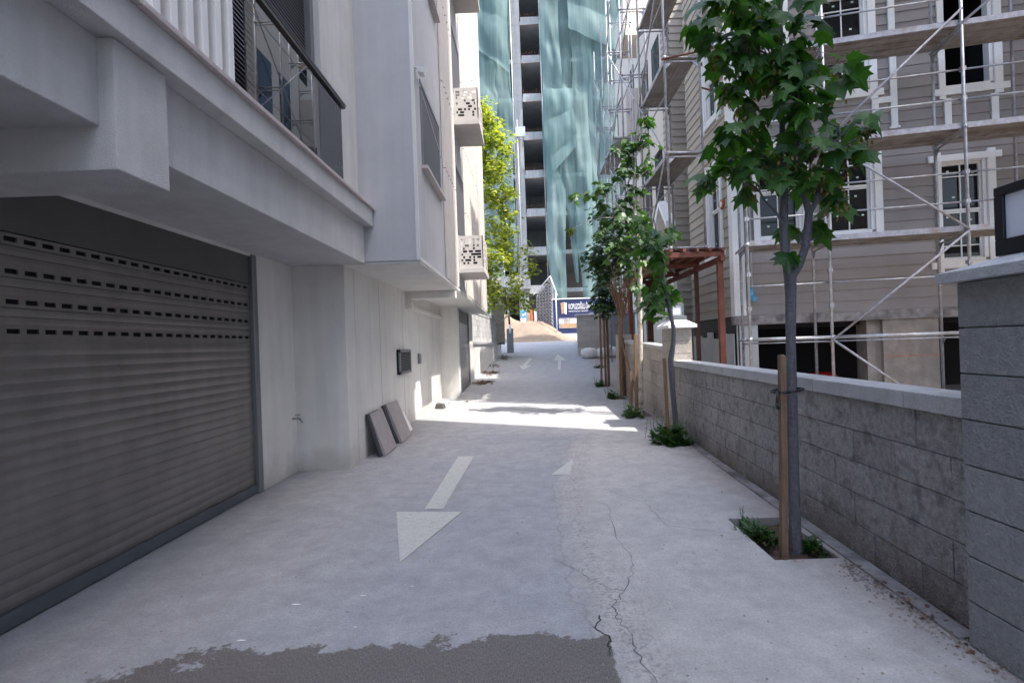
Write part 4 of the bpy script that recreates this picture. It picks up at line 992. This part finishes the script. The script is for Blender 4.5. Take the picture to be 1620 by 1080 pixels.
CL1 = [(1.3,3.65,3.53,.11,9),(1.4,3.65,3.36,.11,8),(1.45,3.65,3.66,.11,9),(1.63,3.65,3.73,.13,10),(1.81,3.65,3.85,.15,10),(1.96,3.65,3.87,.13,9),(1.53,3.65,3.44,.12,9),(1.71,3.65,3.52,.14,12),(1.89,3.65,3.63,.15,12),(1.84,3.65,3.37,.15,12),(1.63,3.65,3.24,.11,8),(1.52,3.65,3.13,.08,5),(1.99,3.65,3.47,.11,8),(1.74,3.65,3.13,.12,9),(1.92,3.65,3.17,.13,11),(2.07,3.65,3.2,.11,8),(2.13,3.65,3.05,.11,8),(1.78,3.65,2.93,.12,9),(1.95,3.65,2.94,.14,11),(1.6,3.65,2.85,.11,8),(1.44,3.65,2.78,.08,5),(1.68,3.65,2.69,.12,9),(1.48,3.65,2.64,.09,6),(1.37,3.65,2.55,.08,5),(1.88,3.65,2.7,.15,11),(2.1,3.65,2.83,.13,10),(2.26,3.65,2.87,.09,6),(2.32,3.65,2.75,.09,6),(2.05,3.65,2.61,.13,10),(2.25,3.65,2.58,.1,7),(2.18,3.65,2.45,.11,7),(1.59,3.65,2.54,.09,6),(1.98,3.65,2.46,.08,5),(1.78,3.65,2.51,.1,6),(1.58,3.65,3.02,.07,3),(2.13,3.65,2.26,.05,3),(2.29,3.65,2.43,.06,3),(1.97,3.65,2.17,.05,3),(2.1,3.65,2.14,.04,2),(1.86,3.65,1.96,.03,2),(1.71,3.65,2.49,.07,4),(1.34,3.65,3.63,.06,3)]
G = 'street trees planted along the right wall'
def tree(loc, label, group, limbs, bark, wob=.04):
    T = thing('maple_tree' if 'maple' in label else 'street_tree', loc, label, 'tree', group)
    b = MB()
    for l in limbs: b.path(l, m=0, wob=wob)
    b.build('trunk', bark, T); return T
def limb(a, c, r0, r1, n=6, bend=.05):
    a, c = Vector(a), Vector(c); o = []
    for k in range(n + 1):
        t = k / n; p = a.lerp(c, t) + Vector((random.gauss(0, bend), random.gauss(0, bend), 0)) * math.sin(math.pi * t) * .5 + Vector((0, 0, .12 * (c - a).length * math.sin(math.pi * t)))
        o.append((*p, r0 + (r1 - r0) * t))
    return o
Y1 = 3.65
L1 = [[(1.82, Y1, -.12, .046), (1.822, Y1, .1, .040), (1.826, Y1, .5, .036), (1.832, Y1, .97, .034), (1.838, Y1, 1.4, .033), (1.848, Y1, 1.72, .036), (1.85, Y1, 1.86, .041), (1.835, Y1, 1.95, .036), (1.82, Y1, 2.05, .030), (1.818, Y1, 2.2, .028), (1.838, Y1 + .02, 2.42, .025), (1.845, Y1 + .03, 2.9, .018), (1.85, Y1 + .02, 3.34, .012), (1.86, Y1, 3.85, .005)],
      [(1.85, Y1, 1.84, .030), (1.90, Y1 - .02, 1.93, .029), (1.945, Y1 - .03, 2.05, .027), (1.965, Y1 - .04, 2.2, .026), (1.975, Y1 - .04, 2.30, .027), (1.95, Y1 - .03, 2.40, .017), (1.93, Y1, 2.55, .015), (1.95, Y1 + .02, 2.95, .011), (1.98, Y1 + .05, 3.4, .006)],
      [(1.975, Y1 - .04, 2.28, .020), (2.02, Y1 - .05, 2.36, .018), (2.05, Y1 - .06, 2.48, .015), (2.10, Y1 - .08, 2.62, .010), (2.2, Y1 - .05, 2.8, .005)]]
for q in (0, 3, 6, 12, 7, 14, 16, 19, 23, 26, 27, 29, 30, 35, 36, 37, 38, 39):
    x, y, z, r, n = CL1[q]; base = min((p for l in L1[:3] for p in l if p[2] < z - .02 or p[2] < 2.4), key=lambda p: (p[0] - x) ** 2 + (p[2] - z + .25) ** 2)
    L1.append(limb(base[:3], (x, y + random.uniform(-.15, .15), z + .03), .009, .003))
T1 = tree((1.82, Y1, 0), 'nearest young maple with large dark leaves and a forked grey trunk', G, L1, 'bark')
crown([(1.80 + (a - 1.85) * .96, b_, c + .06, d * .9, e) for a, b_, c, d, e in CL1], .155, 'maple', ['leafd', 'seed'], T1, 1.0, .6, 1.3, 1.05)
CL2 = [(1.97,7.5,2.87,.22,10),(1.79,7.5,3.01,.14,6),(2.11,7.5,2.96,.14,6),(2.0,7.5,2.65,.18,8),(1.85,7.5,2.06,.16,8),(1.97,7.5,2.19,.18,8),(2.09,7.5,2.1,.14,7),(1.96,7.5,1.92,.18,9),(1.83,7.5,2.74,.13,5),(1.98,7.5,2.47,.07,2),(1.84,7.5,3.15,.11,4)]
T2 = tree((2.09, 7.5, 0), 'thin young maple leaning past the lamp pillar with two leaf tufts', G,
    [[(2.10, 7.5, -.1, .045), (2.09, 7.5, .3, .04), (2.06, 7.5, .8, .036), (2.05, 7.5, 1.15, .042), (2.10, 7.5, 1.4, .034), (2.11, 7.5, 1.6, .030), (2.05, 7.5, 1.95, .028), (1.99, 7.5, 2.33, .024), (1.93, 7.5, 2.87, .014), (1.88, 7.5, 3.2, .006)]] +
    [limb((2.0, 7.5, 2.3), (c[0], c[1], c[2]), .008, .003, 4, .03) for c in CL2[:3]] + [limb((2.05, 7.5, 1.9), (c[0], c[1], c[2]), .008, .003, 4, .02) for c in CL2[4:8]], 'bark')
crown([(a - .06, b_, c, d * .9, e) for a, b_, c, d, e in CL2], .165, 'maple', ['leafd', 'seed'], T2, .8, .1, 2.0, .9)
CL3 = [(2.38,9.9,5.63,.11,7),(2.39,9.9,5.51,.08,5),(2.33,9.9,5.25,.14,9),(2.41,9.9,5.1,.12,6),(2.18,9.9,5.16,.12,6),(2.0,9.9,5.12,.12,7),(1.82,9.9,5.06,.12,8),(2.05,9.9,4.9,.14,9),(2.45,9.9,4.86,.1,5),(2.37,9.9,4.65,.11,6),(2.11,9.9,4.66,.17,12),(1.92,9.9,4.61,.14,9),(1.62,9.9,4.41,.14,10),(1.5,9.9,4.32,.12,7),(2.15,9.9,4.3,.17,12),(2.31,9.9,4.32,.1,5),(1.32,9.9,4.27,.1,5),(1.02,9.9,4.27,.1,5),(1.49,9.9,4.06,.11,7),(2.03,9.9,4.09,.17,12),(1.9,9.9,3.89,.19,14),(2.14,9.9,3.88,.14,10),(1.66,9.9,3.78,.17,12),(1.89,9.9,3.62,.24,18),(2.13,9.9,3.61,.17,12),(1.53,9.9,3.58,.14,10),(1.76,9.9,3.3,.24,18),(2.06,9.9,3.29,.19,14),(2.24,9.9,3.4,.12,7),(.93,9.9,3.6,.07,3),(2.11,9.9,2.99,.17,9),(2.28,9.9,2.92,.1,5),(1.87,9.9,3.0,.19,12),(2.04,9.9,2.75,.1,4),(2.12,9.9,2.45,.12,6),(2.2,9.9,2.27,.1,5)]
M3 = [(2.10, 9.9, 0, .055), (2.13, 9.9, .8, .05), (2.16, 9.9, 1.91, .045), (2.19, 9.9, 2.87, .04), (2.13, 9.9, 3.7, .03), (2.12, 9.9, 4.3, .022), (2.18, 9.9, 4.9, .015), (2.36, 9.9, 5.6, .006)]
T3 = tree((2.10, 9.9, .07), 'tallest thin maple with a pale trunk and sunlit leaf tufts', G,
    [M3] + [limb(min(M3[3:], key=lambda p: abs(p[2] - c[2] + .3))[:3], c[:3], .010, .003, 4, .04) for c in CL3 if abs(c[0] - 2.1) > .2 or c[2] < 2.8] + [limb((2.18, 9.9, 2.3), (2.0, 9.9, 3.2), .02, .01)], 'barkw')
crown(CL3, .135, 'maple', ['leafm', 'seed'], T3, .9, .08, 1.9, .7)
CL4 = [(1.85,12.4,4.45,.21,20),(2.15,12.4,4.29,.24,22),(1.67,12.4,3.41,.18,20),(1.82,12.4,3.55,.27,30),(1.96,12.4,3.25,.24,26),(2.2,12.4,3.54,.3,30),(1.73,12.4,3.18,.18,18),(2.06,12.4,3.84,.3,32),(2.35,12.4,3.68,.21,18),(1.88,12.4,2.95,.15,12),(2.3,12.4,3.1,.2,16)]
ST = [(2.22, 12.4, .05, .05), (2.24, 12.4, 1., .045), (2.24, 12.4, 1.6, .042), (2.27, 12.4, 2.1, .04)]
T4 = tree((2.22, 12.4, .1), 'brown many-stemmed small tree with a broom of bare twigs under its crown', G,
    [ST] + [limb((2.27, 12.4, 1.8 + .15 * random.random()), (2.2 + random.gauss(0, .28), 12.4 + random.gauss(0, .2), 3.1 + random.uniform(-.3, .5)), .014, .004, 6, .06) for _ in range(34)], 'barkb')
crown(CL4, .13, 'star', ['leafs', 'seed'], T4, 1.0, 0, 4., .4)
CL5 = [(2.12,14.8,2.89,.17,22),(2.23,14.8,3.07,.25,28),(2.31,14.8,2.71,.25,30),(2.10,14.8,2.54,.18,24),(1.98,14.8,2.48,.13,12),(2.39,14.8,2.44,.21,22),(2.58,14.8,2.7,.18,16),(2.21,14.8,2.35,.21,20)]
T5_ = tree((2.2, 14.8, .2), 'low dark green bushy tree in front of the hoarding lettering', G, [[(2.2, 14.8, .1, .035), (2.2, 14.8, 1.2, .03), (2.2, 14.8, 2.3, .025), (2.2, 14.8, 3.0, .01)]] + [limb((2.2, 14.8, 2.0), c[:3], .012, .004) for c in CL5], 'barkb')
crown(CL5, .14, 'star', ['leafs', 'seed'], T5_, 1.0, 0, 3.6, .5)
# plane tree near the tower
rr = random.Random(11); CP = []
for k in range(170):
    t = rr.random(); z = 3.0 + 9.6 * t; wd = 1.6 * (1 - t ** 2.2) ** .6 * (.6 + .5 * rr.random()) + .2
    a = rr.uniform(0, 6.28); rad = wd * math.sqrt(rr.random())
    CP.append((-1.45 - .3 * t + rad * math.cos(a), 24 + 1.2 * rad * math.sin(a), z + rr.uniform(-.2, .2), .34, 30))
PT = thing('plane_tree', (-2.2, 24, 1.5), 'tall yellow green plane tree rising beside the white ribbed facade', 'tree')
b = MB(); tr = [(-2.2, 24, 1.4, .14), (-2.2, 24, 4, .11), (-2.1, 24, 7, .08), (-1.85, 24, 10, .05), (-1.75, 24, 12.4, .015)]; b.path(tr)
for c in CP[::3]: b.path(limb(min(tr, key=lambda p: abs(p[2] - c[2] + .8))[:3], c[:3], .03, .006, 5, .1), n=6)
b.build('trunk', 'barkw', PT); crown(CP, .19, 'star', ['leafy', 'seed'], PT, 1., 0, 1.6, .25)

# stakes and ties
def stake(x, y, h, r, lean, label, wide=1.):
    T = thing('tree_stake', (x, y, gz(y)), label, 'stake', 'timber stakes holding the young trees')
    b = MB(); z = gz(y) - .1; b.hexa([(x - r, y - r, z), (x + r, y - r, z), (x + r, y + r, z), (x - r, y + r, z), (x - r * .9 + lean, y - r, z + h), (x + r * .95 + lean, y - r, z + h - .01), (x + r * .9 + lean, y + r, z + h + .004), (x - r + lean, y + r, z + h)])
    b.build('timber', 'stake', T, .002); return T
s1 = stake(1.69, 3.55, 1.42, .021, .035, 'short square stake tied to the nearest maple trunk')
b = MB()
for k in range(10):
    t0, t1 = k / 10 * 2 * math.pi, (k + 1) / 10 * 2 * math.pi; e = lambda t: (1.775 + .105 * math.cos(t), 3.6 + .09 * math.sin(t), 1.075 + .01 * math.cos(t)); b.tube(e(t0), e(t1), .009, n=5)
b.tube((1.68, 3.53, 1.08), (1.66, 3.51, 1.0), .009, n=5); b.tube((1.66, 3.51, 1.0), (1.67, 3.51, .96), .014, n=5); b.build('tie_strap', 'rail', s1)
stake(1.93, 7.3, 1.28, .022, -.02, 'thin stake left of the leaning maple trunk')
stake(2.0, 9.75, 1.6, .032, .03, 'stout split stake against the pale maple trunk')
stake(1.92, 9.95, .9, .03, .05, 'short broken stake beside the pale maple')
stake(2.15, 12.15, 1.9, .028, .02, 'stake in front of the many-stemmed tree')
stake(2.32, 12.6, 1.5, .03, .0, 'dark stake behind the many-stemmed tree')
stake(2.05, 14.6, 2.0, .026, .02, 'left stake of the low bushy tree')
stake(2.3, 14.9, 2.0, .035, .0, 'right stake of the low bushy tree')
stake(2.75, 19.3, 2.2, .035, -.03, 'farthest stake beside the sandbags')
T = thing('tree_stake', (2.3, 12, .1), 'slanting prop leaning on the many-stemmed tree', 'stake', 'timber stakes holding the young trees')
b = MB(); b.tube((2.30, 10.9, .1), (2.22, 12.3, 1.5), .028, n=6); b.build('timber', 'stake', T)

# pits: soil, weeds, dead leaves
for k, (x0, x1, y0, y1) in enumerate(PITS):
    b = MB(); n = 8
    for j in range(n + 1):
        for i in range(n + 1):
            x = x0 + (x1 - x0) * i / n; y = y0 + (y1 - y0) * j / n; b.v.append((x, y, gz(y) - .06 + .025 * noise.noise(Vector((x * 9, y * 9, 1))) + .02 * noise.noise(Vector((x * 25, y * 25, 1)))))
    for j in range(n):
        for i in range(n): a = j * (n + 1) + i; b.f.append((a, a + 1, a + n + 2, a + n + 1)); b.m.append(0); b.t.append(1); b.sm.append(True)
    tag(b.build('pit_soil', 'soil'), kind='structure')
def weeds(cx, cy, rx, ry, n, h, label, sprigs=3, sz=.05):
    b = MB()
    for k in range(n):
        a = random.uniform(0, 6.28); r = math.sqrt(random.random()) * (.62 + .38 * math.sin(a * 3 + cx * 9) * math.sin(a * 2 + cy)); x = cx + rx * r * math.cos(a); y = cy + ry * r * math.sin(a)
        d = Vector((math.cos(a) * .8, math.sin(a) * .8, random.uniform(.1, 1.))); z = gz(y) - .04 + h * random.random() ** 1.5 * (1.1 - r * .6)
        add_leaf(b, Vector((x, y, z)), sz * random.uniform(.6, 1.4), d, Vector((random.gauss(0, .4), random.gauss(0, .4), 1)), random.choice(('oval', 'star')), .3, 0, random.uniform(.6, 1.4))
    for k in range(sprigs):
        x = cx + rx * random.uniform(-1, .6); y = cy + ry * random.uniform(-1, 1); p = Vector((x, y, gz(y) - .05)); q = p + Vector((random.gauss(0, .06), random.gauss(0, .03), h * random.uniform(1.2, 2.)))
        b.tube(p, q, .003, .0015, n=4)
        for j in range(14):
            t = .3 + .7 * j / 14; add_leaf(b, p.lerp(q, t), sz * .45, Vector((random.gauss(0, 1), random.gauss(0, 1), .6)), Vector((0, 0, 1)), 'oval', .2, 0, random.uniform(.7, 1.4))
    return tag(b.build('weed_clump', 'weed'), label, 'weeds', 'weeds growing in the tree pits')
weeds(1.66, 3.85, .11, .28, 260, .10, 'low weeds at the foot of the nearest maple', 9, .05)
weeds(1.92, 3.62, .07, .12, 90, .07, 'small tuft of weeds right of the nearest trunk', 0, .05)
weeds(1.96, 7.25, .30, .36, 520, .30, 'lush leafy weeds around the leaning thin maple', 9, .075)
weeds(2.13, 7.2, .16, .18, 120, .10, 'weeds between the leaning maple and the wall', 2, .055)
weeds(1.88, 9.6, .25, .32, 300, .24, 'bright weeds beside the split stake of the pale maple', 5, .06)
weeds(1.96, 12.2, .17, .3, 170, .2, 'round weed clump by the many-stemmed tree', 4, .07)
weeds(2.0, 14.6, .16, .3, 130, .2, 'weed clump at the stakes of the low bushy tree', 3, .08)
weeds(2.6, 19.2, .18, .3, 60, .14, 'thin weeds in the farthest pit', 3, .08)
def litter(regs, n, sz, label, name='dry_leaves', m='dry'):
    b = MB()
    for (x, y, rx, ry, c) in regs:
        for k in range(c):
            px, py = random.gauss(x, rx), random.gauss(y, ry)
            add_leaf(b, Vector((px, py, gz(py) + .008 + random.random() * .015 * (c > 30))), sz * random.uniform(.5, 1.3), Vector((random.gauss(0, 1), random.gauss(0, 1), random.gauss(0, .15))), Vector((random.gauss(0, .2), random.gauss(0, .2), 1)), random.choice(('oval', 'star')), random.uniform(-.3, .4), 0, random.uniform(.6, 1.4))
    o = b.build(name, m); return tag(o, label, 'litter', kind='stuff')
litter([(-1.4, 16.3, .16, .22, 260), (-1.3, 18.8, .16, .3, 160), (-1.3, 21, .12, .3, 50), (-1.05, 24.5, .12, .7, 130), (-1.6, 12.8, .2, .3, 16), (-1.2, 13.6, .3, .3, 10)], 0, .09, 'drifts of reddish dry leaves along the plinth on the left')
litter([(1.72, 3.75, .1, .2, 90), (1.97, 3.15, .05, .25, 45), (1.99, 2.75, .03, .15, 50), (2.1, 7.3, .06, .3, 60), (2.12, 9.8, .05, .3, 60), (2.12, 5.2, .05, 1., 60), (1.8, 12.2, .1, .2, 20), (1.98, 2.35, .04, .1, 30)], 0, .024, 'crushed brown leaves along the foot of the right wall')
# small stones, dried spots on the concrete
b = MB(); rr = random.Random(9)
for k in range(700):
    x, y = rr.uniform(-2.6, 1.95), 2.2 + 7 * rr.random() ** 1.6
    if k > 260: x, y = rr.gauss(1.96, .05), rr.uniform(2.1, 3.3)
    r = rr.uniform(.002, .006) * (1.4 if k > 260 else 1); z = gz(y)
    b.hexa([(x - r, y - r, z), (x + r, y - r * .6, z), (x + r * .8, y + r, z), (x - r, y + r * .7, z), (x - r * .5, y - r * .5, z + r), (x + r * .6, y - r * .3, z + r), (x + r * .4, y + r * .5, z + r), (x - r * .5, y + r * .4, z + r)])
tag(b.build('gravel', 'conc'), 'scattered grit on the concrete', kind='stuff')
b = MB()
for (x, y, r) in ((-1.38, 3.02, .012), (-1.02, 3.1, .008), (-1.5, 2.66, .010), (-.75, 3.2, .005), (-.95, 2.75, .005)):
    b.face([(x + r * (1 + .9 * (k % 3 == 0)) * math.cos(k * .9) * 1.5, y + r * math.sin(k * .9) * .7, .0045) for k in range(7)])
tag(b.build('ground_stain', 'white'), kind='structure')
# paving slabs leaning on the left wall
def slab(y, wd, h, th_, foot, label, m, tilt=0.):
    T = thing('paving_slab', (-2.1, y, gz(y)), label, 'paving slab', 'slabs leaning on the left wall')
    z = gz(y) + .004; xt = -2.195; b = MB(); d = Vector((xt - foot, 0, h)); d.normalize(); nx = Vector((d.z, 0, -d.x)) * th_
    A_ = Vector((foot, y, z)); U_ = d * h; V_ = Vector((.0, wd, tilt))
    b.hexa([A_, A_ + nx, A_ + nx + V_, A_ + V_, A_ + U_, A_ + U_ + nx, A_ + U_ + nx + V_, A_ + U_ + V_]); b.build('slab', m, T, .003)
slab(7.02, .52, .60, .035, -2.02, 'dark edged slab behind the front slab of the leaning row', 'tiledk')
slab(7.08, .60, .60, .040, -1.985, 'large pinkish grey slab nearest in the row against the wall', 'tile')
slab(7.78, .50, .60, .035, -2.05, 'dark slab at the back of the second leaning pair', 'tiledk')
slab(7.84, .50, .60, .03, -2.01, 'second dark slab between the two pinkish slabs', 'tiledk')
slab(7.90, .66, .62, .040, -1.96, 'farther pinkish grey slab standing tallest in the row', 'tile')
slab(8.68, .34, .36, .03, -2.03, 'small white slab at the far end of the leaning row', 'white')
T = thing('broken_brick', (-1.98, 11.6, .1), 'dark broken brick lying in the sun by the left wall', 'brick')
b = MB(); z = gz(11.6) + .003; b.hexa([(-2.06, 11.5, z), (-1.86, 11.45, z), (-1.84, 11.68, z), (-2.04, 11.72, z), (-2.04, 11.52, z + .10), (-1.89, 11.48, z + .11), (-1.86, 11.64, z + .09), (-2.02, 11.68, z + .12)]); b.build('brick', 'housing', T, .01)
# sandbags
def bag(x, y, label, rz, s=1., tip=False):
    T = thing('sandbag', (x, y, gz(y)), label, 'sandbag', 'sandbags in front of the gate wall')
    b = MB(); n, m_ = 18, 10; s = s * 1.25
    for j in range(m_ + 1):
        v = math.pi * j / m_ - math.pi / 2
        for i in range(n):
            u = 2 * math.pi * i / n; cu, su = math.cos(u), math.sin(u); k = lambda q: math.copysign(abs(q) ** .6, q)
            X = .25 * s * k(cu) * math.cos(v) ** .5 if abs(math.cos(v)) > 1e-6 else 0; Yy = .24 * s * k(su) * max(0, math.cos(v)) ** .5; Z = .19 * s * math.sin(v)
            if tip and X > .1: Z += (X - .1) * .9; Yy *= max(.3, 1 - (X - .1) * 2)
            nn = 1 + .16 * noise.noise(Vector((X * 5 + x * 3, Yy * 5, Z * 6))); q = Matrix.Rotation(rz, 3, 'Z') @ Vector((X, Yy, Z)) * nn
            b.v.append((x + q.x, y + q.y, gz(y) + .17 * s + q.z))
    for j in range(m_):
        for i in range(n): l = (i + 1) % n; b.f.append((j * n + i, j * n + l, (j + 1) * n + l, (j + 1) * n + i)); b.m.append(0); b.t.append(1); b.sm.append(True)
    b.build('sack', 'sack', T)
bag(2.72, 22.8, 'left white sandbag with an upturned corner before the gate wall', .5); bag(2.62, 22.95, 'peaked white sandbag propped on top at the left end', 2.2, .8, True)
bag(3.35, 22.75, 'middle white sandbag in the row before the gate wall', -.5, 1, True); bag(3.75, 22.9, 'right white sandbag half hidden by the stakes', .3)

# ---------------------------------------------------------------- unseen blocks added on the right, shaped to shade drive and house front
NB = thing('drive_shade_block', (10, -2, 0), 'tall unseen beige block on the right, stepped to shape the shade on the drive', 'building')
CY = 5.8       # its north wall runs along the sun's azimuth
def skew(x0, x1, cy, z0, z1, b):
    y = lambda x: cy - .5 * (x - 6.5)
    prism(b, [(x0, -20), (x1, -20), (x1, y(x1)), (x0, y(x0))], z0, z1)
b = MB(); skew(6.5, 9.6, CY, -.2, 15, b); skew(6.5, 9.6, CY - 1.25, 15, 20.3, b); skew(6.4, 9.8, CY, 20.3, 26, b); b.build('wall', 'pink', NB)
N2 = thing('house_shade_block', (12.5, 8, 0), 'plain unseen beige block added to keep the sun off the timber clad house front', 'building')
b = MB(); b.box(11.0, 13, 6.6, 9.0, -.2, 22); b.build('wall', 'pink', N2)  # box out of view, added to keep sun off the siding
b = MB(); b.box(10.9, 13.1, 6.5, 9.1, 22.0, 22.3); b.build('roof', 'coping', N2)
for k in range(5):
    for j in range(5):
        b = MB(); b.box(6.46, 6.5, CY - 2.6 - k * 3, CY - 1.2 - k * 3, 1.2 + j * 2.9, 2.7 + j * 2.9); f_ = b.build('window', 'pane', NB)
        b = MB(); b.box(6.40, 6.5, CY - 2.7 - k * 3, CY - 1.1 - k * 3, 1.1 + j * 2.9, 1.2 + j * 2.9); b.build('window_sill', 'white', f_)
